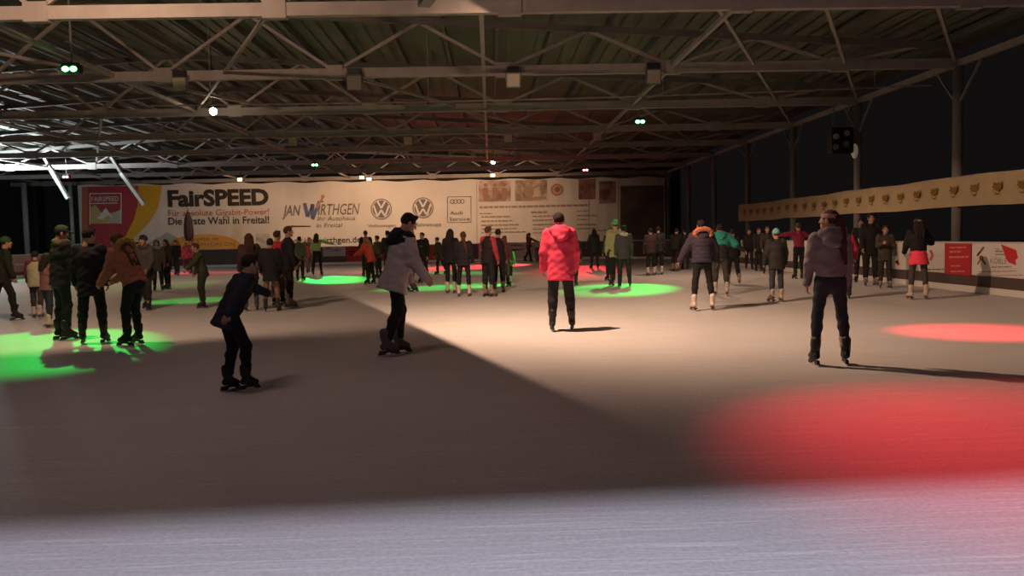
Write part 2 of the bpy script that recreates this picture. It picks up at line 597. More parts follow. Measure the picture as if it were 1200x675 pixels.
# the car dealer
BP.text('JAN', 331, 352.5, 240.5, 253, INK_SOFT, banner, shear=0.28, weight=0.004, rise=0.5)
BP.text('IRTHGEN', 372.5, 422, 239.2, 252, INK_SOFT, banner, shear=0.28, weight=0.004, rise=1.0)
mono = BP.polys('brush_letter', [stroke(357, 238, 360.5, 254, 4.2), stroke(360.5, 254, 367, 240, 3.6), stroke(366, 239, 366.5, 256, 4.4), stroke(366.5, 257, 374.5, 236, 3.6), stroke(374.5, 236, 379, 236.3, 2.0)], fabric((0.12, 0.14, 0.25), 0.8), banner, 0.016)
mono['label'] = 'slanting blue-grey brushed letter W'
BP.poly('brush_dot', disc(378.3, 230.3, 2.2), fabric((0.5, 0.2, 0.14), 0.8), banner, 0.016)
BP.polys('brush_stroke', [stroke(371, 244, 378, 232, 2.6)], fabric((0.4, 0.24, 0.2), 0.8), banner, 0.018)
BP.text('Ihr Autohaus', 372, 416.5, 253.6, 258.6, INK_SOFT, banner, shear=0.2, rise=0.8)
BP.text('in Freital', 371, 401.5, 261.6, 266.6, INK_SOFT, banner, shear=0.2, rise=0.6)
BP.text('www.jan-wirthgen.de', 331, 423, 278.5, 285.5, INK, banner, weight=0.004, rise=1.6)
BP.polys('dark_bar', [[(336, 264.7), (343, 264.2), (364, 264.6), (364.6, 265.6), (343, 266.2), (336, 266)]], fabric((0.10, 0.05, 0.05), 0.8), banner, 0.02)


def roundel(cx, cy):
    t = BP.poly('round_emblem', disc(cx, cy, 12.3), fabric((0.13, 0.12, 0.13), 0.6), banner, 0.012)
    t['label'] = 'dark round car emblem with pale letters'
    BP.polys('emblem_ring', ring(cx, cy, 10.2, 11.2), fabric((0.55, 0.5, 0.47), 0.6), t, 0.02)
    k = 10.4
    W_ = [((-0.86, -0.42), (-0.44, 0.82)), ((-0.44, 0.82), (0, 0.1)), ((0, 0.1), (0.44, 0.82)), ((0.44, 0.82), (0.86, -0.42)),
          ((-0.42, -0.88), (0, -0.1)), ((0, -0.1), (0.42, -0.88))]
    BP.polys('emblem_letters', [stroke(cx + a[0] * k, cy + a[1] * k, cx + b[0] * k, cy + b[1] * k, 2.2) for a, b in W_], fabric((0.62, 0.57, 0.53), 0.6), t, 0.02)


roundel(446.8, 245)
roundel(495.7, 243.6)
BP.text('Volkswagen', 431, 464, 262.8, 266.4, INK_SOFT, banner, rise=0.7)
BP.text('Nutzfahrzeuge', 473, 517, 261.6, 265.6, INK_SOFT, banner, rise=0.9)
fr = BP.polys('emblem_frame', [[(524, 230.5), (552.3, 230), (552.3, 230.7), (524, 231.2)], [(524, 260.5), (552.3, 260), (552.3, 260.7), (524, 261.2)], [(524, 231), (524.7, 231), (524.7, 260.7), (524, 260.7)], [(551.6, 230.5), (552.3, 230.5), (552.3, 260.3), (551.6, 260.3)]], INK_SOFT, banner)
for i in range(4):
    BP.polys('emblem_loop', ring(530 + 3.9 * i, 236.2 - 0.08 * i, 1.9, 2.7, 16), INK_SOFT, fr)
BP.text('Audi', 527.5, 542, 247.6, 251.6, INK_SOFT, banner, weight=0.006, rise=0.3)
BP.text('Service', 527, 550.5, 254.6, 258.8, INK_SOFT, banner, weight=0.002, rise=0.5)
# the last stretch with printed photographs and small print
BP.polys('sheet_seam', [stroke(558.5, 212, 559, 287, 0.8), stroke(690, 210, 690.5, 284, 0.6), stroke(724.5, 208, 724.5, 284, 0.8)], fabric((0.4, 0.35, 0.32), 0.8), banner, 0.008)
SEP0, SEP1 = (0.22, 0.14, 0.11), (0.55, 0.43, 0.35)
PR = photo_print(SEP0, SEP1, 1.3)
ph = BP.poly('printed_photo', [(561, 212.2), (598.5, 211.5), (598.5, 235.8), (561, 236.5)], PR, banner, 0.01)
for fx in (569, 580, 591):
    BP.polys('printed_figure', [disc(fx, 217, 2.2, 12), [(fx - 3, 220), (fx + 3, 220), (fx + 3.4, 227), (fx + 2, 235.5), (fx - 2, 235.5), (fx - 3.4, 227)]], fabric((0.32, 0.18, 0.14), 0.8), ph, 0.014)
ph = BP.poly('printed_photo', [(603.5, 211.4), (641, 210.7), (641, 235.2), (603.5, 235.8)], PR, banner, 0.01)
BP.polys('printed_figure', [disc(608.5, 219, 3, 12), stroke(608, 221, 613, 234, 4), disc(620, 226, 5.5, 16), stroke(614, 233, 640, 231.5, 3), stroke(622, 222, 639, 213, 2.5)], fabric((0.34, 0.24, 0.19), 0.8), ph, 0.014)
sl = BP.poly('round_seal', disc(652.5, 222.5, 7.6), fabric((0.55, 0.36, 0.28), 0.8), banner, 0.01)
BP.polys('seal_ring', ring(652.5, 222.5, 5.2, 6.6), fabric((0.36, 0.18, 0.14), 0.8), sl, 0.014)
BP.poly('seal_core', disc(653, 222, 3.2), fabric((0.30, 0.12, 0.10), 0.8), sl, 0.016)
BP.poly('printed_photo', [(678, 210), (697.5, 209.6), (697.5, 233.3), (678, 233.8)], photo_print((0.12, 0.05, 0.045), (0.34, 0.17, 0.13), 1.4), banner, 0.01)
BP.poly('printed_photo', [(702, 212.5), (721.5, 212), (721.5, 238), (702, 238.6)], photo_print((0.13, 0.06, 0.05), (0.33, 0.2, 0.16), 1.4), banner, 0.01)
BP.poly('printed_photo', [(727, 218), (778, 217), (778, 283), (727, 284)], photo_print((0.07, 0.055, 0.05), (0.17, 0.12, 0.10), 0.6), banner, 0.01)
BP.words([(562, 688, 244.2, 2.4)], INK_PALE, banner, seed=3)
BP.words([(562, 577, 251, 1.2), (564, 598, 255, 1.5), (564, 600, 260, 1.5), (564, 608, 264.8, 1.5), (564, 606, 269, 1.2), (564, 616, 273.2, 1.3),
          (622, 642, 249.8, 2.2), (624, 652, 254.2, 1.5), (624, 652, 259, 1.5), (624, 652, 264, 1.5), (624, 640, 269, 1.2), (624, 650, 273.5, 1.2),
          (676, 690, 248, 1.2), (676, 699, 253.5, 1.5), (676, 688, 258, 1.2), (676, 699, 264, 1.5), (676, 698, 268.5, 1.3), (700, 722, 270.5, 1.2)], INK_PALE, banner, seed=4)

# ------------------------------------------------------------------ rink boards
KICK = plain((0.66, 0.64, 0.6), 0.5)
BAND = plain((0.085, 0.06, 0.055), 0.6)
BOARD_W = plain((0.60, 0.56, 0.53), 0.6)
BOARD_R = plain((0.42, 0.025, 0.035), 0.6)


def strip(name, pts, z0, z1, th, mat, parent):
    bm = bmesh.new()
    n = len(pts)
    P = [Vector((p[0], p[1], 0)) for p in pts]
    off = []
    for i in range(n):
        a, b = P[max(0, i - 1)], P[min(n - 1, i + 1)]
        d = (b - a).normalized()
        off.append(Vector((-d.y, d.x, 0)))      # towards the ice when walking counter-clockwise
    rings = []
    for i in range(n):
        q0, q1 = P[i] + off[i] * th, P[i] - off[i] * 0.03
        rings.append([bm.verts.new((q.x, q.y, z)) for q, z in ((q0, z0), (q0, z1), (q1, z1), (q1, z0))])
    for i in range(n - 1):
        for k in range(4):
            bm.faces.new((rings[i][k], rings[i + 1][k], rings[i + 1][(k + 1) % 4], rings[i][(k + 1) % 4]))
    bm.faces.new(rings[0]); bm.faces.new(rings[-1][::-1])
    return obj(name, bm, mat, parent)


path = rink_path(-0.06)
right_pts = path[:1] + [(XR + 0.06, 30), (XR + 0.06, YF - RC - 0.03)]
far_pts = path[1:23]
left_pts = [(XL - 0.06, YF - RC - 0.03)] + path[23:]
boards = {}
for key, pts, lab in (('right', right_pts, 'low rink boards with advertising panels along the open side'),
                      ('far', far_pts, 'curving low rink boards below the long banner at the far end'),
                      ('left', left_pts, 'low rink boards along the closed side, lit green at the foot')):
    t = thing('rink_boards', lab, 'rink boards', (0, 0, 0))
    boards[key] = t
    strip('kick_strip', pts, 0.0, 0.14, 0.03, KICK, t)
    strip('board_wall', pts, 0.14, 1.06, 0.0, BAND, t)
    strip('top_rail', pts, 1.06, 1.10, 0.02, plain((0.45, 0.43, 0.4), 0.5), t)

RP = Panel((XR + 0.06, 0, 0), (0, -1, 0), (-1, 0, 0))


def rpoly(name, y0, y1, z0, z1, mat, d=0.012):
    bm = bmesh.new()
    box(bm, (XR + 0.055 - d, y0, z0), (XR + 0.055, y1, z1))
    return obj(name, bm, mat, boards['right'])


a = rpoly('advertising_panel', 13.6, 17.46, 0.38, 1.06, BOARD_W)
a['label'] = 'white advertising panel with a red splash and a small figure'
b_ = rpoly('advertising_panel', 17.5, 18.5, 0.36, 1.06, BOARD_R)
b_['label'] = 'red advertising panel with white lines of print'
c_ = rpoly('advertising_panel', 18.54, 21.2, 0.38, 1.06, BOARD_W)
c_['label'] = 'white advertising panel with red ends'
y = 21.25
for k, m in enumerate((BOARD_W, plain((0.5, 0.42, 0.4), 0.6), BOARD_W, plain((0.45, 0.3, 0.28), 0.6), BOARD_W, plain((0.5, 0.36, 0.33), 0.6), BOARD_W, BAND)):
    rpoly('advertising_panel', y, y + 2.6, 0.38, 1.06, m)
    y += 2.65
rpoly('advertising_panel', 10.5, 13.55, 0.38, 1.06, BOARD_W)
# print on the panels of the open side
RP.poly('red_splash', [(1174, 286), (1184, 290), (1192, 293), (1194, 302), (1191, 305), (1192, 311), (1183, 307.5), (1180, 303), (1178, 297)], fabric((0.5, 0.03, 0.04), 0.8), a, 0.02)
fig = RP.polys('printed_figure', [disc(1151, 302, 2.6, 14), stroke(1147, 298.5, 1154, 289.5, 2.2), stroke(1146, 300, 1149, 296, 2), stroke(1152, 304, 1156, 310, 2.4), stroke(1150, 304, 1146.5, 309.5, 1.6)], fabric((0.14, 0.08, 0.05), 0.8), a, 0.02)
RP.polys('printed_mark', [stroke(1167, 294.5, 1176, 294.5, 1.4), stroke(1167, 298, 1179, 298.2, 1.2), stroke(1168, 292, 1172, 292, 1.0)], fabric((0.2, 0.17, 0.15), 0.8), a, 0.018)
RP.text('KÖBLE', 1161.5, 1181, 302.3, 308.5, fabric((0.2, 0.17, 0.15), 0.8), a, d=0.02, rise=-0.9)
RP.words([(1163, 1186, 313.8, 1.6), (1149, 1192, 319, 1.2), (1145, 1200, 324, 1.0)], fabric((0.3, 0.25, 0.22), 0.8), a, 0.02, 5)
RP.words([(1114, 1133, 291, 1.6), (1114, 1127, 296, 2.0), (1113, 1136, 302.4, 2.0), (1115, 1128, 312.5, 1.6), (1115, 1131, 319, 1.8)], fabric((0.6, 0.2, 0.2), 0.8), b_, 0.02, 6)
RP.polys('printed_mark', [stroke(1051, 305, 1052, 309, 3), stroke(1052, 305.5, 1054, 311, 3), stroke(1091, 293, 1094, 299, 2.4), stroke(1094, 299, 1091, 305, 2.4)], fabric((0.5, 0.06, 0.04), 0.8), c_, 0.02)
RP.words([(1088, 1107, 316.5, 1.4)], fabric((0.16, 0.11, 0.08), 0.8), c_, 0.02, 7)

# print panels of the far side (straight stretch at y = 50)
FP = Panel((0, YF + 0.06, 0), (1, 0, 0), (0, -1, 0))


def fpanel(x0, x1, mat, z0=0.38, label=None):
    ua, ub = at_y(x0, 290, YF).x, at_y(x1, 290, YF).x
    bm = bmesh.new()
    box(bm, (ua, YF + 0.04, z0), (ub, YF + 0.055, 1.06))
    o = obj('advertising_panel', bm, mat, boards['far'])
    if label:
        o['label'] = label
    return o


MAROON = plain((0.18, 0.03, 0.045), 0.6)
fpanel(292, 318, MAROON, 0.15)
fpanel(318.5, 345, plain((0.4, 0.33, 0.33), 0.6))
q = fpanel(378, 404.6, plain((0.5, 0.44, 0.46), 0.6), 0.5, 'pale advertising panel with dark script')
FP.polys('printed_script', [stroke(382, 291.5, 388, 291.2, 1.2), stroke(383, 291, 382, 294.2, 0.9), stroke(386, 291.5, 386, 294.2, 0.8), stroke(388, 293.8, 393, 292.8, 0.9), stroke(394.5, 291, 394, 294, 0.8), stroke(394, 293.8, 400, 292.4, 0.9)], fabric((0.12, 0.08, 0.12), 0.8), q, 0.02)
q = fpanel(405, 433, BOARD_R, 0.15, 'red advertising panel with a white letter sign')
FP.polys('letter_sign', [disc(412.6, 292.2, 0.9, 12), stroke(409.5, 294.8, 415.5, 294.7, 1.3), stroke(409.5, 297.2, 415.5, 297.1, 1.3), stroke(409.5, 299.4, 415.5, 299.3, 1.3)], WHITE, q, 0.02)
FP.words([(418.5, 429, 295.4, 0.8), (418.5, 427, 298, 0.8)], fabric((0.55, 0.16, 0.17), 0.8), q, 0.02, 8)
fpanel(433.5, 486, BOARD_R, 0.15)
fpanel(486.5, 522, plain((0.38, 0.04, 0.05), 0.6), 0.15)
fpanel(522.5, 560, plain((0.13, 0.045, 0.085), 0.6), 0.15, 'dark purple advertising panel')
q = fpanel(560.5, 652, plain((0.5, 0.42, 0.4), 0.6), 0.15, 'pale advertising panel with red print')
FP.words([(592, 612, 288.5, 1.4), (592, 606, 294, 1.2), (594, 613, 293.5, 1.6)], fabric((0.4, 0.06, 0.06), 0.8), q, 0.02, 9)
fpanel(652.5, 700, plain((0.42, 0.33, 0.3), 0.6), 0.15)
# pink panel on the closed side
LP = Panel((XL - 0.06, 0, 0), (0, 1, 0), (1, 0, 0))
for y0, y1, m, lab in ((37.2, 39.9, plain((0.42, 0.20, 0.23), 0.6), 'pink advertising panel with faint print'), (40.0, 42.8, plain((0.36, 0.17, 0.2), 0.6), None), (30.0, 37.1, BAND, None)):
    bm = bmesh.new(); box(bm, (XL - 0.055, y0, 0.30), (XL - 0.043, y1, 1.06))
    o = obj('advertising_panel', bm, m, boards['left'])
    if lab:
        o['label'] = lab
        LP.words([(17, 29, 311, 2.2), (36, 49, 316, 1.6)], fabric((0.6, 0.4, 0.42), 0.8), o, 0.022, 10)

# long cream banner hung between the columns of the open side
t = thing('hanging_banner', 'long cream fabric banner with a row of olive emblems strung between the columns', 'banner', (12.05, 0, 0))
NB = 120
ys = [14.6 + (39.6 - 14.6) * i / NB for i in range(NB + 1)]


def sag(y):
    k = ((y - 15.4) / 5.8) % 1.0
    return -0.035 * math.sin(math.pi * k) + 0.008 * math.sin(y * 2.3)


bm = bmesh.new()
fa = []
for y in ys:
    w = 0.02 * math.sin(y * 3.1)
    fa.append([bm.verts.new((w + 0.012 * math.sin(z * 9 + y), y, 1.97 + sag(y) * 0.9 + z)) for z in (0, 0.19, 0.38, 0.57, 0.76)])
for i in range(NB):
    for k in range(4):
        bm.faces.new((fa[i][k], fa[i + 1][k], fa[i + 1][k + 1], fa[i][k + 1]))
obj('banner_cloth', bm, fabric((0.46, 0.36, 0.22), 0.85, 0.12, 3.0), t, True)
OLIVE = fabric((0.22, 0.13, 0.03), 0.8, 0.3)
eu, ev, en = Vector((0, -1, 0)), Vector((0, 0, 1)), Vector((-1, 0, 0))
y = 15.5
while y < 39.2:
    o_ = Vector((-0.055, y, 2.36 + sag(y)))
    bm = bmesh.new()
    bd = bmesh.new()
    prism(bm, [(-0.17, -0.07), (-0.12, 0.0), (-0.20, 0.02), (-0.15, 0.06), (-0.16, 0.15), (-0.10, 0.09), (-0.06, 0.13), (0.0, 0.08), (0.06, 0.14), (0.10, 0.08), (0.19, 0.16), (0.16, 0.06), (0.17, 0.0), (0.11, -0.04), (0.04, -0.07), (-0.06, -0.06), (-0.12, -0.03)], o_, eu, ev, en, 0, -0.006)
    pts = [(0.13 * math.sin(s), -0.02 - 0.14 * math.cos(s)) for s in [R(-55 + 115 * i / 10) for i in range(11)]]
    inn = [(0.135 * math.sin(s), -0.02 - 0.115 * math.cos(s)) for s in [R(60 - 115 * i / 10) for i in range(11)]]
    prism(bd, pts + inn, o_, eu, ev, en, 0.002, -0.004)
    obj('swoosh', bd, fabric((0.10, 0.06, 0.02), 0.8), obj('printed_emblem', bm, OLIVE, t))
    y += 0.92
for z in (1.97, 2.73):
    bm = bmesh.new()
    for i in range(NB):
        tube(bm, (0, ys[i], z + sag(ys[i])), (0, ys[i + 1], z + sag(ys[i + 1])), 0.008, n=5)
    obj('rope', bm, plain((0.5, 0.45, 0.36)), t)

# ------------------------------------------------------------------ lamps
HOUSE = plain((0.16, 0.155, 0.15), 0.5)


def big_flood(loc, nrm, label, drop, half, gap):
    n = nrm.normalized()
    rz = math.atan2(n.y, n.x)
    t = thing('floodlight', label, 'floodlight', loc, rz, group='large warm floodlights above the frame')
    bm = bmesh.new(); box(bm, (-0.20, -half, -0.70), (-gap, half, 0.5), 0.004); obj('housing', bm, HOUSE, t)
    bm = bmesh.new(); beam(bm, (-0.1, 0, 0.24), (0.5, 0, drop), 1.3, 0.02); obj('visor', bm, HOUSE, t)
    bm = bmesh.new()
    for s in (-1, 1):
        beam(bm, (-0.13, s * 0.3, 0.2), (-0.13, s * 0.3, roof_h(loc.x) + 0.20 - loc.z), 0.03)
    obj('bracket', bm, HOUSE, t)


big_flood(FLOOD_A[0], FLOOD_A[1], 'large floodlight above the frame that lights the middle of the ice', -0.075, 0.8, 0.02)
big_flood(FLOOD_B[0], FLOOD_B[1], 'large floodlight above the frame that lights the far crowd', 0.2, 0.34, 0.05)

GLASS_OFF = plain((0.40, 0.37, 0.28), 0.3)


def square_flood(px, py, y, s, label):
    p = at_y(px, py, y - 0.25)
    t = thing('square_floodlight', label, 'floodlight', p, group='square floodlights on the trusses')
    bm = bmesh.new()
    box(bm, (-s / 2, 0.0, -s / 2), (s / 2, 0.12, s / 2), 0.012)
    obj('housing', bm, HOUSE, t)
    bm = bmesh.new()
    box(bm, (-s / 2 + 0.03, -0.012, -s / 2 + 0.03), (s / 2 - 0.03, 0.002, s / 2 - 0.03))
    obj('front_glass', bm, GLASS_OFF, t)
    bm = bmesh.new()
    box(bm, (-s * 0.42, 0.02, s / 2), (s * 0.42, 0.2, s / 2 + 0.16), 0.01)
    obj('ballast_box', bm, BLACK, t)
    bm = bmesh.new()
    for k in (-1, 1):
        beam(bm, (k * s * 0.52, 0.06, 0), (k * s * 0.52, 0.16, s * 0.62), 0.025)
    beam(bm, (-s * 0.53, 0.16, s * 0.62), (s * 0.53, 0.16, s * 0.62), 0.03)
    obj('bracket', bm, HOUSE, t)
    for f in t.children:
        f.rotation_euler = (R(10), 0, 0)


for px, py, y, s, lab in ((210, 99, 21.2, 0.36, 'dim square floodlight on the second truss, nearest to the green spotlight'),
                          (415, 97, 21.2, 0.40, 'pale square floodlight on the second truss, next one toward the bare glowing bulb'),
                          (601.5, 94, 21.2, 0.36, 'pale square floodlight on the second truss just beside the central tie bar'),
                          (766.5, 90, 21.2, 0.38, 'pale square floodlight on the second truss, nearest to the open side columns'),
                          (343, 166, 38.6, 0.42, 'small square floodlight on the fifth truss, closest to the closed side'),
                          (478, 165, 38.6, 0.42, 'small square floodlight on the fifth truss above the two car emblems'),
                          (595.5, 162, 38.6, 0.42, 'small square floodlight on the fifth truss just beside the central tie bar'),
                          (700, 160, 38.6, 0.42, 'small pinkish square floodlight on the fifth truss above the red spotlight')):
    square_flood(px, py, y, s, lab)


def disco(px, py, h, label, col, beams, hot):
    p = ground(px, py, h)
    t = thing('disco_spotlight', label, 'spotlight', p, group='coloured party spotlights')
    aim = (Vector(beams[0][0]) - p).normalized() if beams else Vector((0, -0.6, -0.8))
    bm = bmesh.new()
    box(bm, (-0.19, -0.02, -0.09), (0.19, 0.2, 0.10), 0.02)
    obj('housing', bm, BLACK, t)
    bm = bmesh.new()
    for k in (-0.085, 0.085):
        bmesh.ops.create_uvsphere(bm, u_segments=14, v_segments=8, radius=0.075, matrix=Matrix.Translation((k, -0.035, -0.02)) @ Matrix.Diagonal((1, 0.5, 0.8, 1)))
    obj('lens', bm, glow(tuple(0.14 + 0.86 * c for c in col), hot), t, True)
    bm = bmesh.new()
    beam(bm, (0, 0.1, 0.1), (0, 0.1, roof_h(p.x) + 0.25 - h), 0.035)
    beam(bm, (-0.16, 0.1, 0.12), (0.16, 0.1, 0.12), 0.04)
    obj('hanging_bracket', bm, HOUSE, t)
    for aimp, power, cone, blend in beams:
        src = p + Vector((0, -0.16, -0.13))
        lamp('spot_beam', 'SPOT', src, power, col, 0.05, aimp, cone, blend)
    return t


G, RD = GREEN, RED
disco(82, 80, 5.25, 'green spotlight hanging in front of the second truss over the dark-clad men', G,
      [((-6.6, 12.1, 0), 2300, 25, 0.45), ((-7.6, 20.6, 0), 700, 24, 0.6)], 9.0)
disco(750, 142, 5.25, 'green spotlight hanging over the skaters in teal and fur hood', G,
      [((3.4, 21.7, 0), 2900, 24, 0.5), ((-1.0, 24.0, 0), 6000, 17, 0.4)], 9.0)
disco(369, 193, 5.25, 'small green spotlight hanging above the slanted dealer lettering', G,
      [((-5.9, 31.0, 0), 6500, 14, 0.5), ((-21.3, 37.0, 0), 9000, 11, 0.4), ((-11.5, 28, 0), 2000, 16, 0.7), ((-1.0, 33.5, 0), 6000, 12, 0.5)], 9.0)
disco(686, 199, 5.25, 'red spotlight hanging above the end of the printed photographs', RD,
      [((-0.7, 40.8, 0), 26000, 26, 0.4), ((3.6, 35.0, 0), 3500, 20, 0.8)], 9.0)
disco(77, 207, 5.25, 'pinkish red spotlight hanging beside the far grey column', RD,
      [((-14.2, 40.5, 0), 9000, 18, 0.5)], 9.0)
disco(720, -160, 5.3, 'red spotlight hung above the frame over the nearest ice', RD,
      [((4.1, 4.7, 0), 1900, 51, 1.0)], 9.0)
disco(980, -70, 5.3, 'red spotlight hung above the frame near the open side', RD,
      [((6.5, 10.8, 0), 2600, 27, 0.9)], 9.0)


def bulb(px, py, y, label, strength, drop):
    p = at_y(px, py, y)
    t = thing('pendant_bulb', label, 'bulb', p, group='bare glowing bulbs')
    bm = bmesh.new(); bmesh.ops.create_uvsphere(bm, u_segments=18, v_segments=12, radius=0.11)
    obj('glass_bulb', bm, glow((1.0, 0.72, 0.5), strength), t, True)
    bm = bmesh.new(); tube(bm, (0, 0, 0.10), (0, 0, 0.22), 0.05, 0.04); obj('socket', bm, BLACK, t)
    bm = bmesh.new(); tube(bm, (0, 0, 0.2), (0, 0, roof_h(p.x) + 0.25 - p.z), 0.012, n=6); obj('cord', bm, BLACK, t)


bulb(250, 130.5, 25.6, 'bare glowing bulb hanging between the second and third truss', 60, None)
bulb(578, 190, 44.6, 'small glowing bulb hanging at the end of the central tie bar', 90, None)


def small_flood(px, py, label, aim, power):
    p = at_y(px, py, 50.0)
    t = thing('banner_floodlight', label, 'floodlight', p, group='small floodlights aimed at the banner')
    bm = bmesh.new(); box(bm, (-0.17, 0.0, -0.12), (0.17, 0.14, 0.12), 0.015); obj('housing', bm, WHITE, t)
    bm = bmesh.new(); box(bm, (-0.14, -0.012, -0.09), (0.14, 0.002, 0.09)); obj('front_glass', bm, glow((1.0, 0.75, 0.5), 2.6), t)
    bm = bmesh.new(); beam(bm, (0, 0.07, 0.12), (0, 0.07, max(0.2, CH - p.z)), 0.04); obj('bracket', bm, HOUSE, t)
    if power:
        lamp('banner_beam', 'SPOT', p + Vector((0, 0.3, -0.05)), power, (1.0, 0.60, 0.34), 0.1, aim, 130, 0.8)


small_flood(281, 210.5, 'small warm floodlight above the big bold lettering of the banner', (-17, 55.4, 2.4), 520)
small_flood(424, 208, 'small warm floodlight above the first round car emblem, the larger of the two', (-8.0, 56, 2.2), 1500)
small_flood(432.5, 210, 'small dim floodlight close beside the one above the car emblem', None, 0)
small_flood(577.5, 205.5, 'small warm floodlight above the printed group photograph', (0.0, 57, 2.2), 1300)

# cable strung across the hall and two inclined steel tubes with light painted on their lower halves
cab = thing('overhead_cable', 'thin straight cable strung across the hall between two trusses', 'cable')
bm = bmesh.new()
pa, pb = at_y(177, 124, 23.5), at_y(1092, 100, 23.5)
for i in range(40):
    a = pa.lerp(pb, i / 40); b = pa.lerp(pb, (i + 1) / 40)
    a.z -= 0.10 * math.sin(math.pi * i / 40); b.z -= 0.10 * math.sin(math.pi * (i + 1) / 40)
    tube(bm, a, b, 0.022, n=6)
obj('cable_run', bm, STEEL, cab)
for i in (3, 14, 26, 37):
    q = pa.lerp(pb, i / 40)
    q.z -= 0.10 * math.sin(math.pi * i / 40)
    bm = bmesh.new(); tube(bm, q, (q.x, q.y, roof_h(q.x) + 0.21), 0.01, n=6); obj('hanger', bm, STEEL, cab)
for (xa, ya, xm, ym, xb, yb), lab in (((51, 183, 60, 199, 80, 233), 'inclined steel tube hanging near the dark net, light painted on its lower half'), ((130, 184, 142, 203, 169, 240), 'inclined steel tube hanging in front of the red banner panel, light painted on its lower half')):
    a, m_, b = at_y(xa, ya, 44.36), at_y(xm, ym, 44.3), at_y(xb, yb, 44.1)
    t = thing('inclined_tube', lab, 'steel tube', b, group='inclined tubes with painted-in light')
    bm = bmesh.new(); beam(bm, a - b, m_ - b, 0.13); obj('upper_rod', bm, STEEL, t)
    bm = bmesh.new(); beam(bm, m_ - b, (0, 0, 0), 0.17); obj('lit_half', bm, plain((0.8, 0.8, 0.8), 0.4), t)  # strong light on the lower half put in as white

# dark box with pale discs and the oval lamp by the second column
p = at_y(985, 165, 26.9)
t = thing('hanging_loudspeaker', 'dark hanging box with four pale discs beside the oval wall lamp', 'loudspeaker', p)
bm = bmesh.new(); box(bm, (-0.36, -0.2, -0.42), (0.36, 0.25, 0.42), 0.03); obj('cabinet', bm, BLACK, t)
for i, (dx, dz, c) in enumerate(((-0.24, 0.12, 0.35), (0.12, 0.22, 0.28), (-0.25, -0.22, 0.16), (0.10, -0.13, 0.16))):
    bm = bmesh.new(); tube(bm, (dx, -0.235, dz), (dx, -0.19, dz), 0.095, 0.095, 18); obj('speaker_cone', bm, plain((c, c * 0.95, c * 0.9)), t)
bm = bmesh.new(); beam(bm, (-0.2, 0.1, 0.4), (-0.2, 0.1, CH - p.z + 0.05), 0.04); beam(bm, (0.3, 0.1, 0.4), (0.3, 0.1, CH - p.z + 0.05), 0.04); obj('hanging_bracket', bm, HOUSE, t)
p = at_y(1001.5, 177, 26.85)
t = thing('oval_wall_lamp', 'pale oval lamp fixed to the column behind the cream banner', 'wall lamp', p)
bm = bmesh.new(); bmesh.ops.create_uvsphere(bm, u_segments=18, v_segments=12, radius=0.2, matrix=Matrix.Diagonal((0.55, 0.5, 1.25, 1))); obj('lamp_cover', bm, glow((0.8, 0.65, 0.45), 0.08), t, True)
bm = bmesh.new(); box(bm, (-0.1, 0.05, -0.2), (0.25, 0.12, 0.2), 0.01); obj('lamp_bracket', bm, BLACK, t)

# folded parasol before the banner, bin on the far side, dark umbrella-shaped sail behind the boards
p = at_y(222, 290, 52.2)
t = thing('folded_parasol', 'folded dark parasol standing in front of the orange bubble of the banner', 'parasol', (p.x, 52.2, -0.085), group=None)
bm = bmesh.new()
prof = [(1.72, 0.17), (1.9, 0.24), (2.2, 0.27), (2.7, 0.25), (3.15, 0.19), (3.45, 0.10), (3.58, 0.03)]
n = 24
rs = [[bm.verts.new(((r * (1 + 0.16 * math.cos(8 * a))) * math.cos(a), (r * (1 + 0.16 * math.cos(8 * a))) * math.sin(a), z)) for a in [2 * math.pi * i / n for i in range(n)]] for z, r in prof]
for k in range(len(rs) - 1):
    for i in range(n):
        bm.faces.new((rs[k][i], rs[k][(i + 1) % n], rs[k + 1][(i + 1) % n], rs[k + 1][i]))
bm.faces.new(rs[0][::-1]); bm.faces.new(rs[-1])
obj('folded_canopy', bm, fabric((0.06, 0.04, 0.04), 0.8), t, True)
bm = bmesh.new(); tube(bm, (0, 0, 0.08), (0, 0, 3.75), 0.035, n=10); obj('pole', bm, plain((0.2, 0.16, 0.12)), t, True)
bm = bmesh.new(); tube(bm, (0, 0, 0), (0, 0, 0.1), 0.35, 0.3, 20); obj('parasol_base', bm, BLACK, t)
p = ground(633, 307)
t = thing('litter_bin', 'small dark bin standing near the far boards', 'bin', (p.x, p.y, 0))
bm = bmesh.new(); tube(bm, (0, 0, 0), (0, 0, 0.72), 0.24, 0.30, 16); obj('bin_body', bm, plain((0.09, 0.075, 0.07)), t)
bm = bmesh.new(); tube(bm, (0, 0, 0.72), (0, 0, 0.80), 0.32, 0.27, 16); obj('bin_lid', bm, plain((0.06, 0.05, 0.05)), t)

# ------------------------------------------------------------------ people: signed-distance figures turned into single surfaces
f4 = np.float32


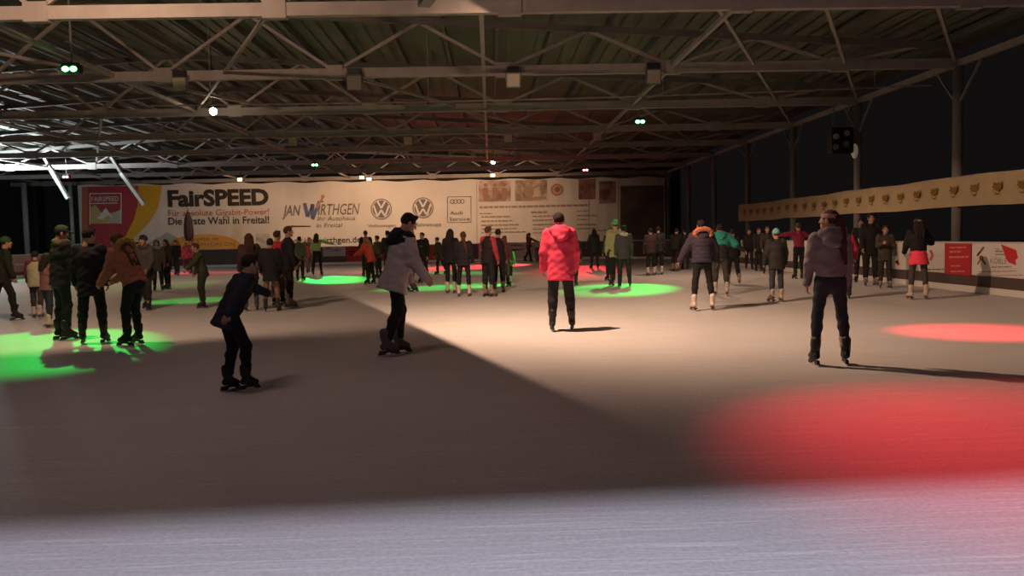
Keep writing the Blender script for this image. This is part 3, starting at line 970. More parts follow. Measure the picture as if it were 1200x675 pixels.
class Blob:
    def __init__(self, h):
        self.h, self.ps = h, []

    def add(self, fn, lo, hi, k=0.03, op='u'):
        self.ps.append((fn, np.array(lo, float), np.array(hi, float), k, op))

    def cone(self, a, b, ra, rb, k=0.03, op='u'):
        a, b = np.array(a, float), np.array(b, float)
        ab = b - a
        L = max(ab.dot(ab), 1e-9)

        def fn(x, y, z):
            t = np.clip(((x - a[0]) * ab[0] + (y - a[1]) * ab[1] + (z - a[2]) * ab[2]) / L, 0, 1)
            return np.sqrt((x - a[0] - t * ab[0]) ** 2 + (y - a[1] - t * ab[1]) ** 2 + (z - a[2] - t * ab[2]) ** 2) - (ra + (rb - ra) * t)
        r = max(ra, rb)
        self.add(fn, np.minimum(a, b) - r, np.maximum(a, b) + r, k, op)

    def ell(self, c, r, M=None, k=0.03, op='u'):
        c, r = np.array(c, float), np.array(r, float)
        M = np.eye(3) if M is None else np.array(M, float)      # columns: local axes

        def fn(x, y, z):
            X, Y, Z = x - c[0], y - c[1], z - c[2]
            q = [(X * M[0, i] + Y * M[1, i] + Z * M[2, i]) for i in range(3)]
            k0 = np.sqrt((q[0] / r[0]) ** 2 + (q[1] / r[1]) ** 2 + (q[2] / r[2]) ** 2)
            k1 = np.sqrt((q[0] / r[0] ** 2) ** 2 + (q[1] / r[1] ** 2) ** 2 + (q[2] / r[2] ** 2) ** 2) + 1e-9
            return k0 * (k0 - 1) / k1
        e = np.abs(M) @ r
        self.add(fn, c - e, c + e, k, op)

    def econe(self, a, b, ra, rb, M, flat=(False, False), k=0.03, quilt=0.0, cut=None):
        """elliptic cone from a to b; M columns = side, front, axis"""
        a, b = np.array(a, float), np.array(b, float)
        M = np.array(M, float)
        L = np.linalg.norm(b - a)
        ax = (b - a) / L
        sx = M[:, 0] - ax * M[:, 0].dot(ax); sx /= np.linalg.norm(sx)
        sy = np.cross(ax, sx)
        if sy.dot(M[:, 1]) < 0:
            sy = -sy

        def fn(x, y, z):
            X, Y, Z = x - a[0], y - a[1], z - a[2]
            w = X * ax[0] + Y * ax[1] + Z * ax[2]
            u = X * sx[0] + Y * sx[1] + Z * sx[2]
            v = X * sy[0] + Y * sy[1] + Z * sy[2]
            t = np.clip(w / L, 0, 1)
            rx, ry = ra[0] + (rb[0] - ra[0]) * t, ra[1] + (rb[1] - ra[1]) * t
            if quilt:
                g = quilt * np.abs(np.sin(w * math.pi / 0.075))
                rx, ry = rx + g, ry + g
            ex = np.maximum(w - L, 0) + np.minimum(w, 0)
            m = np.minimum(rx, ry)
            d = (np.sqrt((u / rx) ** 2 + (v / ry) ** 2 + (ex / m) ** 2) - 1) * m
            if flat[0]:
                d = np.maximum(d, -w)
            if flat[1]:
                d = np.maximum(d, w - L)
            return d
        r = max(ra + rb) + quilt
        self.add(fn, np.minimum(a, b) - r, np.maximum(a, b) + r, k)

    def mesh(self, wrinkle=0.0, seed=0.0, wf=1.0):
        h = self.h
        lo = np.min([p[1] for p in self.ps if p[4] == 'u'], axis=0) - 3 * h - 0.01
        hi = np.max([p[2] for p in self.ps if p[4] == 'u'], axis=0) + 3 * h + 0.01
        n = np.ceil((hi - lo) / h).astype(int) + 1
        F = np.full(n, 1.0, f4)
        ax = [(lo[i] + h * np.arange(n[i])).astype(f4) for i in range(3)]
        for fn, l, u, k, op in self.ps:
            mg = k + 2 * h
            i0 = np.clip(np.floor((l - mg - lo) / h).astype(int), 0, n)
            i1 = np.clip(np.ceil((u + mg - lo) / h).astype(int) + 1, 0, n)
            if np.any(i1 <= i0):
                continue
            sl = tuple(slice(i0[i], i1[i]) for i in range(3))
            d = fn(ax[0][sl[0]][:, None, None], ax[1][sl[1]][None, :, None], ax[2][sl[2]][None, None, :]).astype(f4)
            f = F[sl]
            if op == 'u':
                q = np.clip(0.5 + 0.5 * (f - d) / k, 0, 1)
                F[sl] = f + (d - f) * q - k * q * (1 - q)
            else:
                d = -d
                q = np.clip(0.5 - 0.5 * (f - d) / k, 0, 1)
                F[sl] = f + (d - f) * q + k * q * (1 - q)
        if wrinkle:
            x, y, z = ax[0][:, None, None], ax[1][None, :, None], ax[2][None, None, :]
            F += (0.5 * wrinkle * (np.sin(wf * (23 * x + 41 * z) + 3 * np.sin(17 * y + seed)) + np.sin(wf * (-31 * x + 19 * y + 53 * z) + seed * 2.1)
                             + 0.7 * np.sin(wf * (61 * z + 29 * y + seed) + 2 * np.sin(13 * x)))).astype(f4)
        for a_ in range(3):
            s0 = [slice(None)] * 3
            for e in (0, -1):
                s0[a_] = e
                F[tuple(s0)] = np.maximum(F[tuple(s0)], 0.01)
        return nets(F, lo, h)


def nets(F, lo, h):
    n = np.array(F.shape)
    S = F < 0
    m = n - 1
    cnt = np.zeros(m, f4)
    acc = np.zeros(tuple(m) + (3,), f4)
    cross = []
    for a in range(3):
        s0 = [slice(None)] * 3; s1 = [slice(None)] * 3
        s0[a], s1[a] = slice(0, -1), slice(1, None)
        f0, f1 = F[tuple(s0)], F[tuple(s1)]
        c = S[tuple(s0)] != S[tuple(s1)]
        den = f0 - f1
        t = np.where(c, f0 / np.where(np.abs(den) < 1e-12, 1e-12, den), 0)
        cross.append(c)
        o1, o2 = [i for i in range(3) if i != a]
        for d1 in (0, 1):
            for d2 in (0, 1):
                sl = [slice(None)] * 3
                sl[o1] = slice(d1, d1 + m[o1]); sl[o2] = slice(d2, d2 + m[o2])
                cc, tt = c[tuple(sl)], t[tuple(sl)]
                cnt += cc
                acc[..., a] += np.where(cc, tt, 0)
                acc[..., o1] += cc * d1
                acc[..., o2] += cc * d2
    act = cnt > 0
    idx = np.full(m, -1, np.int64)
    idx[act] = np.arange(act.sum())
    ijk = np.argwhere(act)
    V = lo + h * (ijk + acc[act] / cnt[act][:, None])
    quads = []
    for a in range(3):
        o1, o2 = [(1, 2), (2, 0), (0, 1)][a]
        e = np.argwhere(cross[a])
        e = e[(e[:, o1] > 0) & (e[:, o2] > 0) & (e[:, o1] < m[o1]) & (e[:, o2] < m[o2])]
        if len(e) == 0:
            continue

        def at(d1, d2):
            q = e.copy(); q[:, o1] -= d1; q[:, o2] -= d2
            return idx[q[:, 0], q[:, 1], q[:, 2]]
        Q = np.stack([at(1, 1), at(0, 1), at(0, 0), at(1, 0)], 1)
        ins = S[e[:, 0], e[:, 1], e[:, 2]]
        Q[~ins] = Q[~ins][:, ::-1]
        quads.append(Q)
    return V, np.concatenate(quads)


def merge(parts):
    V, Q, Mi, o = [], [], [], 0
    for v, q, mi in parts:
        V.append(v); Q.append(q + o)
        Mi.append(np.full(len(q), mi, np.int32) if np.isscalar(mi) else mi)
        o += len(v)
    return np.concatenate(V), np.concatenate(Q), np.concatenate(Mi)


def np_obj(name, V, Q, mats, parent=None, mi=None):
    me = bpy.data.meshes.new(name)
    me.vertices.add(len(V)); me.vertices.foreach_set('co', np.ascontiguousarray(V, f4).ravel())
    me.loops.add(Q.size); me.loops.foreach_set('vertex_index', np.ascontiguousarray(Q, np.int32).ravel())
    me.polygons.add(len(Q)); me.polygons.foreach_set('loop_start', np.arange(0, Q.size, 4, dtype=np.int32))
    for m in mats:
        me.materials.append(m)
    if mi is not None:
        me.polygons.foreach_set('material_index', np.ascontiguousarray(mi, np.int32))
    me.polygons.foreach_set('use_smooth', np.ones(len(Q), bool))
    me.update(calc_edges=True)
    o = bpy.data.objects.new(name, me)
    C.objects.link(o)
    if parent is not None:
        o.parent = parent
    return o


def uv_ball(c, r, mi):
    b = Blob(r / 3.0)
    b.cone(c, np.array(c) + (0, 1e-4, 0), r, r)
    v, q = b.mesh()
    return v, q, mi


# head, hand and skate are shaped once (for a body 1.75 m tall) and then posed on every figure
def make_head(h):
    b = Blob(h)
    b.ell((0, -0.012, 0.022), (0.074, 0.094, 0.094), k=0.02)
    b.ell((0, 0.022, -0.055), (0.056, 0.062, 0.058), k=0.03)
    b.cone((-0.012, 0.07, -0.096), (0.012, 0.07, -0.096), 0.018, 0.018, 0.02)
    for s in (-1, 1):
        b.cone((s * 0.040, 0.052, -0.022), (s * 0.034, 0.05, -0.05), 0.026, 0.02, 0.02)
        b.ell((s * 0.077, -0.008, -0.008), (0.011, 0.021, 0.033), k=0.012)
        b.cone((s * 0.012, 0.082, 0.026), (s * 0.046, 0.068, 0.028), 0.011, 0.010, 0.012)
    for s in (-1, 1):
        b.cone((s * 0.030, 0.095, 0.006), (s * 0.034, 0.094, 0.006), 0.013, 0.012, 0.012, 's')
    b.cone((0, 0.083, 0.014), (0, 0.107, -0.026), 0.009, 0.014, 0.012)
    b.cone((-0.018, 0.084, -0.058), (0.018, 0.084, -0.058), 0.009, 0.009, 0.01)
    b.cone((-0.015, 0.082, -0.070), (0.015, 0.082, -0.070), 0.010, 0.010, 0.01)
    b.cone((0, -0.018, -0.05), (0, -0.03, -0.17), 0.054, 0.06, 0.025)
    v, q = b.mesh()
    ce = v[q].mean(1)
    mi = np.zeros(len(q), np.int32)
    lip = (np.abs(ce[:, 0]) < 0.024) & (ce[:, 2] < -0.050) & (ce[:, 2] > -0.078) & (ce[:, 1] > 0.083)
    mi[lip] = 2
    brow = (np.abs(ce[:, 0]) > 0.012) & (np.abs(ce[:, 0]) < 0.05) & (np.abs(ce[:, 2] - 0.030) < 0.006) & (ce[:, 1] > 0.06)
    mi[brow] = 3
    parts = [(v, q, mi)]
    if h < 0.007:
        for s in (-1, 1):
            parts.append(uv_ball((s * 0.032, 0.074, 0.006), 0.0135, 1))
            parts.append(uv_ball((s * 0.032, 0.083, 0.006), 0.0065, 3))
    return merge(parts)


def make_hand(h):
    b = Blob(h)
    ys = (0.030, 0.010, -0.010, -0.029)
    ln = (0.072, 0.080, 0.075, 0.058)
    b.cone((0, 0, 0.05), (0, 0, -0.01), 0.026, 0.024, 0.02)
    for y, l in zip(ys, ln):
        b.cone((0, y * 0.6, -0.012), (0, y, -0.085), 0.015, 0.0125, 0.012)
        p = np.array((0, y, -0.085)); r = 0.0092 if h < 0.007 else 0.0105
        yy = y * 1.12
        for frac, ang in ((0.45, 16), (0.31, 42), (0.24, 66)):
            d = np.array((-math.sin(R(ang)), (yy - y) * 1.2, -math.cos(R(ang))))
            e = p + d * l * frac
            b.cone(p, e, r, r * 0.92, 0.004); p = e; r *= 0.92
    b.cone((-0.006, 0.024, -0.025), (-0.014, 0.050, -0.058), 0.014, 0.0115, 0.012)
    b.cone((-0.014, 0.050, -0.058), (-0.022, 0.056, -0.088), 0.0112, 0.009, 0.005)
    return b.mesh()


def make_boot(kind, h=0.0075):
    b = Blob(h)
    fl = -0.092
    b.cone((0, -0.022, 0.135), (0, -0.006, 0.0), 0.056, 0.050, 0.03)
    b.cone((0, -0.048, -0.040), (0, 0.03, -0.045), 0.040, 0.042, 0.03)
    b.cone((0, 0.03, -0.045), (0, 0.115, -0.056), 0.044, 0.037, 0.03)
    b.cone((0, 0.0, 0.02), (0, 0.075, -0.035), 0.045, 0.036, 0.02)
    if kind == 'hockey':
        b.cone((0, -0.05, 0.15), (0, -0.045, 0.06), 0.034, 0.036, 0.02)
        b.cone((0, 0.03, 0.09), (0, 0.045, 0.17), 0.022, 0.026, 0.02)
    b.ell((0, 0, fl - 0.3), (2, 2, 0.3), k=0.006, op='s')
    return b.mesh()


def plate(bm, prof, x0, x1):
    prism(bm, prof, Vector((0, 0, 0)), Vector((0, 1, 0)), Vector((0, 0, 1)), Vector((1, 0, 0)), x0, x1)


def make_blade(kind):
    """steel runner and its holder, as two mesh builders"""
    s, hd = bmesh.new(), bmesh.new()
    plate(s, [(-0.115, -0.148), (-0.10, -0.158), (0.02, -0.160), (0.14, -0.158), (0.175, -0.148), (0.182, -0.132), (-0.115, -0.135)], -0.003, 0.003)
    if kind == 'figure':
        box(hd, (-0.034, -0.095, -0.118), (0.034, -0.03, -0.09), 0.006)
        plate(hd, [(-0.085, -0.092), (-0.02, -0.092), (-0.035, -0.136), (-0.08, -0.136)], -0.012, 0.012)
        plate(hd, [(0.06, -0.092), (0.15, -0.092), (0.15, -0.136), (0.095, -0.136)], -0.012, 0.012)
        plate(hd, [(-0.1, -0.1), (0.155, -0.098), (0.155, -0.09), (-0.1, -0.09)], -0.036, 0.036)
    else:
        plate(hd, [(-0.095, -0.09), (0.15, -0.09), (0.172, -0.136), (0.11, -0.138), (0.075, -0.112), (0.0, -0.112), (-0.03, -0.138), (-0.112, -0.138)], -0.016, 0.016)
    out = []
    for b in (s, hd):
        bmesh.ops.recalc_face_normals(b, faces=b.faces)
        me = bpy.data.meshes.new('blade')
        b.to_mesh(me); b.free()
        out.append(me)
    out[0].materials.append(BLADE)
    return out


HEAD = {0: make_head(0.0055), 1: make_head(0.011)}
HAND = {0: make_hand(0.0052), 1: make_hand(0.0085)}
BOOT = {k: make_boot(k) for k in ('figure', 'hockey')}
BLD = {k: make_blade(k) for k in ('figure', 'hockey')}
BLD['figure'][1].materials.append(plain((0.12, 0.09, 0.07)))
BLD['hockey'][1].materials.append(plain((0.04, 0.04, 0.045)))
lm = bmesh.new()
for i in range(6):
    z = -0.02 + i * 0.022
    yv = 0.088 - i * 0.0125 if i < 3 else 0.062 - (i - 3) * 0.006
    for s in (-1, 1):
        beam(lm, (s * 0.024, yv - 0.008, z - 0.004), (-s * 0.024, yv - 0.006, z + 0.012), 0.006)
LACE = bpy.data.meshes.new('laces')
lm.to_mesh(LACE); lm.free()
LACE.materials.append(WHITE)


def rx(a):
    c, s = math.cos(R(a)), math.sin(R(a)); return np.array(((1, 0, 0), (0, c, -s), (0, s, c)))


def ry(a):
    c, s = math.cos(R(a)), math.sin(R(a)); return np.array(((c, 0, s), (0, 1, 0), (-s, 0, c)))


def rz(a):
    c, s = math.cos(R(a)), math.sin(R(a)); return np.array(((c, -s, 0), (s, c, 0), (0, 0, 1)))


def limb(flex, out, side):
    """direction of a limb hanging down, swung forward by flex and sideways by out (degrees)"""
    return np.array((math.sin(R(out)) * side, math.sin(R(flex)) * math.cos(R(out)), -math.cos(R(flex)) * math.cos(R(out))))


SKINC = (0.42, 0.24, 0.17)
HAIRS = {'dark': (0.02, 0.014, 0.012), 'brown': (0.07, 0.035, 0.022), 'fair': (0.30, 0.19, 0.10), 'red': (0.055, 0.022, 0.018)}
count = [0]


def hz(px):
    return VPY - SLOPE * (px - VPX)


def person(label, px, py, top, face, jacket=None, trousers=None, hair=('short', 'dark'), lean=4, side=0, twist=0,
           legL=(4, 3, 6), legR=(4, 3, 6), armL=(5, 10, 12, 4), armR=(5, 10, 12, 4), head=(0, 0), skate=('hockey', (0.02, 0.02, 0.022)),
           extras=(), H=None, group=None, skin=SKINC, hips=1.0, footL=None, footR=None, gloves=None):
    """face: 0 looks away from the camera, 90 towards the closed side, -90 towards the open side, 180 at the camera.
    leg = (thigh forward, sideways, knee bend); arm = (forward, sideways, elbow bend, forearm sideways)."""
    count[0] += 1
    rnd = random.Random(count[0] * 31)
    g = ground(px, py)
    if H is None:
        H = (py - top) / (py - hz(px)) * CAMH
    s = H / 1.835
    far = g.y > 24
    near = g.y < 16.5
    res = 0.012 if near else (0.017 if not far else 0.026)
    res *= max(0.8, s)
    lod = 0 if g.y < 26 else 1
    # ---- skeleton in the figure's own frame (front = +Y)
    HIPZ = 0.0
    fr = {}
    hipw = 0.088 * hips
    knee, ank = {}, {}
    for sd, lg in ((-1, legL), (1, legR)):
        hp = np.array((hipw * sd, 0, HIPZ))
        k_ = hp + 0.425 * limb(lg[0], lg[1], sd)
        a_ = k_ + 0.41 * limb(lg[0] - lg[2], lg[1] * 0.6, sd)
        knee[sd], ank[sd] = k_, a_
    pitch = {}
    for sd, ft in ((-1, footL), (1, footR)):
        pitch[sd] = (ft or (10, 0))
    low = min(ank[sd][2] - 0.16 - 0.1 * abs(math.sin(R(pitch[sd][1]))) for sd in (-1, 1))
    off = np.array((0, 0, -low))
    pel = np.array((0, 0, 0.03)) + off
    hipsP = {sd: np.array((hipw * sd, 0, HIPZ)) + off for sd in (-1, 1)}
    for sd in (-1, 1):
        knee[sd] = knee[sd] + off; ank[sd] = ank[sd] + off
    T = rz(twist) @ rx(-lean) @ ry(side)
    tp = lambda x, y, z: pel + T @ np.array((x, y, z))          # torso point, z above the pelvis
    sh = {sd: tp(0.165 * sd, -0.005, 0.475) for sd in (-1, 1)}
    elb, wri, fdir = {}, {}, {}
    for sd, am in ((-1, armL), (1, armR)):
        up = rz(twist) @ limb(am[0], am[1], sd)
        fo = rz(twist) @ limb(am[0] + am[2], am[3], sd)
        elb[sd] = sh[sd] + 0.285 * up
        wri[sd] = elb[sd] + 0.245 * fo
        fdir[sd] = fo
    Hd = rz(twist) @ rx(-lean * 0.55) @ ry(side * 0.4) @ rz(head[0]) @ rx(-head[1])
    neck = tp(0, -0.01, 0.53)
    hc = neck + rx(-lean * 0.7) @ np.array((0, 0.02, 0.155))
    # scale, keep feet on the ice
    root_loc = Vector((g.x, g.y, 0))
    fw = rz(face)
    # move the figure so that the middle of its standing feet is over the point read off the photo
    foot_mid = (ank[-1] + ank[1]) / 2 * np.array((1, 1, 0))
    lows = [sd for sd in (-1, 1) if ank[sd][2] < min(ank[-1][2], ank[1][2]) + 0.03]
    if len(lows) == 1:
        foot_mid = ank[lows[0]] * np.array((1, 1, 0)) * 0.7 + foot_mid * 0.3

    def W(v):                                                 # figure frame -> root frame (scaled, turned)
        return ((v - foot_mid) @ fw.T) * s

    def hp(c):                                                # head-frame point -> figure frame
        return hc + Hd @ np.array(c)

    # ---- body: one surface under the clothes, with head and hands
    b = Blob(0.02)
    b.econe(tp(0, 0, -0.06), tp(0, 0, 0.15), (0.145, 0.10), (0.125, 0.09), T)
    b.econe(tp(0, 0, 0.15), tp(0, 0, 0.40), (0.125, 0.09), (0.15, 0.10), T, k=0.05)
    b.econe(tp(0, 0, 0.40), tp(0, -0.01, 0.49), (0.14, 0.085), (0.06, 0.06), T, k=0.05)
    b.cone(tp(0, -0.01, 0.48), hc + Hd @ np.array((0, -0.02, -0.08)), 0.058, 0.05)
    for sd in (-1, 1):
        b.cone(hipsP[sd], knee[sd], 0.075, 0.052, 0.04)
        b.cone(knee[sd], ank[sd] + (ank[sd] - knee[sd]) * 0.05, 0.052, 0.036)
        b.cone(sh[sd], elb[sd], 0.048, 0.038, 0.04)
        b.cone(elb[sd], wri[sd], 0.037, 0.027)
    v, q = b.mesh()
    parts = [(v, q, 0)]
    hv, hq, hm = HEAD[lod]
    parts.append(((hv @ Hd.T) + hc, hq, hm))
    hands = {}
    for sd in (-1, 1):
        z = -fdir[sd]
        ref = np.array((0, 1, 0.0)) if abs(fdir[sd][1]) < 0.8 else np.array((0, 0, 1.0))
        y = ref - z * ref.dot(z); y /= np.linalg.norm(y)
        x = np.cross(y, z)
        vv, qq = HAND[lod]
        vv = vv * (sd if sd > 0 else 1) if False else vv.copy()
        if sd < 0:
            vv[:, 0] *= -1; qq = qq[:, ::-1]
        vv = vv @ np.stack((x, y, z), 1).T + wri[sd]
        hands[sd] = (vv, qq)
        parts.append((vv, qq, 0))
    V, Q, MI = merge(parts)
    sk = fabric(skin, 0.6, 0.06)
    body = np_obj('person', W(V), Q, [sk, plain((0.7, 0.68, 0.65), 0.3), fabric((skin[0] * 0.75, skin[1] * 0.5, skin[2] * 0.5), 0.5, 0.05), plain((0.02, 0.015, 0.012), 0.4)], None, MI)
    body.location = root_loc
    tag(body, label, 'person', group)

    def put(name, blob, col, wr=0.0, lab=None, rough=0.85, wf=1.0, mat=None):
        v, q = blob.mesh(wr, rnd.uniform(0, 6), wf)
        o = np_obj(name, W(v), q, [mat or fabric(col, rough)], body)
        if lab:
            o['label'] = lab
        return o

    if gloves:
        parts = []
        for sd in (-1, 1):
            vv, qq = hands[sd]
            c = vv.mean(0)
            parts.append(((vv - c) * (1.14, 1.14, 1.08) + c, qq, 0))
        vv, qq, mm = merge(parts)
        np_obj('gloves', W(vv), qq, [fabric(gloves, 0.8)], body)

    # ---- jacket
    if jacket:
        j = dict(col=(0.03, 0.03, 0.035), hem=-0.16, inf=0.03, quilt=0.0, flare=0.0, sleeves=True, wr=0.004, collar=True, name='jacket', cuff=0.0, sleeve_col=None)
        j.update(jacket)
        i_ = j['inf']
        b = Blob(res)
        hem = j['hem']
        if hem < 0:
            b.econe(tp(0, 0, hem), tp(0, 0, 0.10), (0.155 * hips + i_ + j['flare'], 0.112 + i_ + j['flare']), (0.135 + i_, 0.10 + i_), T, (True, False), 0.04, j['quilt'])
            b.econe(tp(0, 0, 0.10), tp(0, 0, 0.36), (0.132 + i_, 0.098 + i_), (0.16 + i_, 0.115 + i_), T, (False, False), 0.05, j['quilt'])
        else:
            b.econe(tp(0, 0, hem), tp(0, 0, 0.36), (0.132 + i_, 0.098 + i_), (0.16 + i_, 0.115 + i_), T, (True, False), 0.05, j['quilt'])
        b.econe(tp(0, 0, 0.34), tp(0, -0.008, 0.49), (0.155 + i_, 0.108 + i_ * 0.8), (0.075, 0.07), T, k=0.05)
        if j['collar']:
            b.econe(tp(0, -0.008, 0.48), tp(0, -0.006, 0.555), (0.068 + i_ * 0.3, 0.066 + i_ * 0.3), (0.066 + i_ * 0.2, 0.064 + i_ * 0.2), T, (False, True), 0.02)
        bs = b if not j['sleeve_col'] else Blob(res)
        if j['sleeves']:
            for sd in (-1, 1):
                bs.cone(sh[sd], elb[sd], 0.056 + i_ * 0.8, 0.047 + i_ * 0.75, 0.045)
                bs.cone(elb[sd], wri[sd] + fdir[sd] * 0.005, 0.047 + i_ * 0.75, 0.034 + i_ * 0.5, 0.02)
                bs.cone(wri[sd] - fdir[sd] * 0.02, wri[sd] + fdir[sd] * 0.012, 0.036 + i_ * 0.5, 0.036 + i_ * 0.5, 0.01)
        put(j['name'], b, j['col'], j['wr'])
        if j['sleeve_col']:
            put('sleeves', bs, j['sleeve_col'], j['wr'])
    # ---- trousers
    t_ = dict(col=(0.02, 0.02, 0.024), inf=0.014, end=0.0, wr=0.003, name='trousers')
    t_.update(trousers or {})
    i_ = t_['inf']
    b = Blob(res)
    b.econe(tp(0, 0, -0.07), tp(0, 0, 0.13), (0.15 * hips + i_, 0.11 + i_), (0.13 + i_, 0.098 + i_), T, (False, True), 0.03)
    for sd in (-1, 1):
        b.cone(hipsP[sd], knee[sd], 0.085 + i_, 0.058 + i_, 0.04)
        low_ = ank[sd] + (knee[sd] - ank[sd]) / 0.41 * (0.09 if t_['end'] == 0 else t_['end'])
        mid = knee[sd] + (low_ - knee[sd]) * 0.35 + np.array((0, -0.012, 0))
        b.cone(knee[sd], mid, 0.058 + i_, 0.058 + i_ * 0.9, 0.03)
        b.cone(mid, low_, 0.058 + i_ * 0.9, 0.044 + i_, 0.03)
    put(t_['name'], b, t_['col'], t_['wr'])
    # ---- skates
    kind, bc = skate[:2]
    for sd in (-1, 1):
        yaw, pit = pitch[sd]
        Fm = rz(-yaw * sd) @ rx(-pit)
        M4 = Matrix(np.vstack([np.hstack([fw @ Fm * s, np.array([((ank[sd] - foot_mid) @ fw.T) * s]).T]), [[0, 0, 0, 1]]]).tolist())
        key = ('boot', kind, tuple(bc))
        if key not in MATS:
            v, q = BOOT[kind]
            o = np_obj('ice_skate', v, q, [fabric(bc, 0.5, 0.15)])
            MATS[key] = o.data
        else:
            o = bpy.data.objects.new('ice_skate', MATS[key]); C.objects.link(o)
        o.parent = body
        o.matrix_local = M4
        for nm, me in (('blade', BLD[kind][0]), ('blade_holder', BLD[kind][1])) + ((('laces', LACE),) if lod == 0 else ()):
            c = bpy.data.objects.new(nm, me); C.objects.link(c); c.parent = o
    # ---- hair
    hr = 0.010 if not far else 0.018
    if hair:
        st, hcn = hair
        hcol = HAIRS[hcn]
        b = Blob(hr)
        b.ell(hp((0, -0.022, 0.030)), (0.085, 0.098, 0.098), Hd, 0.02)
        b.ell(hp((0, 0.125, -0.035)), (0.075, 0.10, 0.095), Hd, 0.015, 's')
        b.ell(hp((0, -0.03, -0.20)), (0.12, 0.14, 0.13), Hd, 0.02, 's')
        if st == 'short':
            b.cone(hp((-0.03, 0.05, 0.10)), hp((0.03, 0.05, 0.10)), 0.026, 0.026, 0.02)
        bk = tp(0, -0.13, 0.42)
        if st in ('long', 'verylong'):
            L = 0.42 if st == 'long' else 0.24
            for sx_ in (-0.055, 0, 0.055):
                b.cone(hp((sx_, -0.055, 0.02)), tp(sx_ * 1.3, -0.115, 0.50), 0.045, 0.045, 0.03)
                b.cone(tp(sx_ * 1.3, -0.115, 0.50), tp(sx_ * 1.2, -0.155, L - 0.04), 0.045, 0.024, 0.03)
            for s_ in (-1, 1):
                b.cone(hp((s_ * 0.07, -0.02, 0.03)), hp((s_ * 0.085, -0.03, -0.13)), 0.024, 0.03, 0.03)
        if st == 'ponytail':
            b.cone(hp((0, -0.10, 0.045)), hp((0.0, -0.155, 0.0)), 0.034, 0.040, 0.02)
            b.cone(hp((0.0, -0.155, 0.0)), tp(0.085, -0.17, 0.40), 0.042, 0.052, 0.02)
            b.cone(tp(0.085, -0.17, 0.40), tp(0.13, -0.15, 0.17), 0.052, 0.018, 0.02)
        if st == 'bun':
            b.cone(hp((0, -0.10, 0.07)), hp((0, -0.12, 0.085)), 0.042, 0.04, 0.015)
        put('hair', b, hcol, 0.002, rough=0.9)
    # ---- extras
    for ex in extras:
        k = ex[0]
        b = Blob(hr)
        if k == 'beanie':
            b.ell(hp((0, -0.022, 0.045)), (0.092, 0.106, 0.10), Hd, 0.02)
            b.ell(hp((0, 0, -0.22)), (0.2, 0.2, 0.235), Hd, 0.012, 's')
            b.econe(hp((0, -0.018, 0.018)), hp((0, -0.018, 0.055)), (0.093, 0.107), (0.094, 0.108), Hd, (True, True), 0.01)
            put('beanie', b, ex[1], 0.002)
            if len(ex) > 2:
                b = Blob(hr); b.cone(hp((0, -0.03, 0.15)), hp((0, -0.03, 0.16)), 0.04, 0.04); put('pompom', b, ex[2], 0.004)
        elif k == 'cap':
            b.ell(hp((0, -0.016, 0.045)), (0.088, 0.104, 0.088), Hd, 0.02)
            b.ell(hp((0, 0, -0.18)), (0.2, 0.2, 0.22), Hd, 0.012, 's')
            b.ell(hp((0, 0.115, 0.05)), (0.07, 0.065, 0.010), Hd, 0.012)
            put('peaked_cap', b, ex[1])
        elif k == 'headband':
            b.econe(hp((0, -0.016, 0.02)), hp((0, -0.016, 0.075)), (0.090, 0.104), (0.088, 0.100), Hd, (True, True), 0.01)
            put('headband', b, ex[1], 0.0)
        elif k == 'hood_up':
            b.ell(hp((0, -0.03, 0.02)), (0.11, 0.125, 0.13), Hd, 0.02)
            b.econe(tp(0, -0.02, 0.46), hp((0, -0.03, -0.03)), (0.12, 0.10), (0.10, 0.11), T, k=0.03)
            b.ell(hp((0, 0.13, -0.01)), (0.075, 0.13, 0.10), Hd, 0.02, 's')
            put('hood', b, ex[1], 0.004)
        elif k == 'hood':
            b = Blob(res)
            b.ell(tp(0, -0.15, 0.455), (0.13, 0.065, 0.105), T, 0.03)
            for s_ in (-1, 1):
                b.cone(tp(s_ * 0.115, -0.10, 0.525), tp(s_ * 0.085, 0.045, 0.52), 0.050, 0.040, 0.03)
                b.cone(tp(s_ * 0.115, -0.10, 0.52), tp(s_ * 0.02, -0.205, 0.38), 0.046, 0.034, 0.03)
            b.cone(tp(-0.07, -0.125, 0.555), tp(0.07, -0.125, 0.555), 0.042, 0.042, 0.03)
            put('hood', b, ex[1], 0.004)
        elif k == 'fur_hood':
            b = Blob(res)
            b.ell(tp(0, -0.11, 0.46), (0.12, 0.07, 0.09), T, 0.03)
            put('hood', b, ex[2], 0.004)
            b = Blob(res * 0.8)
            n_ = 14
            for a in range(n_):
                t0, t1 = 2 * math.pi * a / n_, 2 * math.pi * (a + 1) / n_
                f_ = lambda t: tp(0.165 * math.cos(t), -0.115 - 0.055 * math.sin(t), 0.525 + 0.085 * math.sin(t))
                b.cone(f_(t0), f_(t1), 0.042, 0.042, 0.02)
            put('fur_trim', b, ex[1], 0.008, wf=2.3)
        elif k == 'scarf':
            b = Blob(res)
            n_ = 12
            for a in range(n_):
                t0, t1 = 2 * math.pi * a / n_, 2 * math.pi * (a + 1) / n_
                f_ = lambda t: tp(0.085 * math.cos(t), 0.088 * math.sin(t) - 0.008, 0.535 + 0.015 * math.sin(2 * t))
                b.cone(f_(t0), f_(t1), 0.046, 0.046, 0.03)
            put('scarf', b, ex[1], 0.005)
        elif k == 'skirt':
            b = Blob(res)
            zt, zb, fl_ = ex[2], ex[3], ex[4]
            b.econe(tp(0, 0, zb), tp(0, 0, zt), (0.17 + fl_, 0.13 + fl_), (0.158, 0.125), T, (True, True), 0.01)
            put(ex[5] if len(ex) > 5 else 'skirt', b, ex[1], 0.004)
        elif k == 'yoke':
            b = Blob(res)
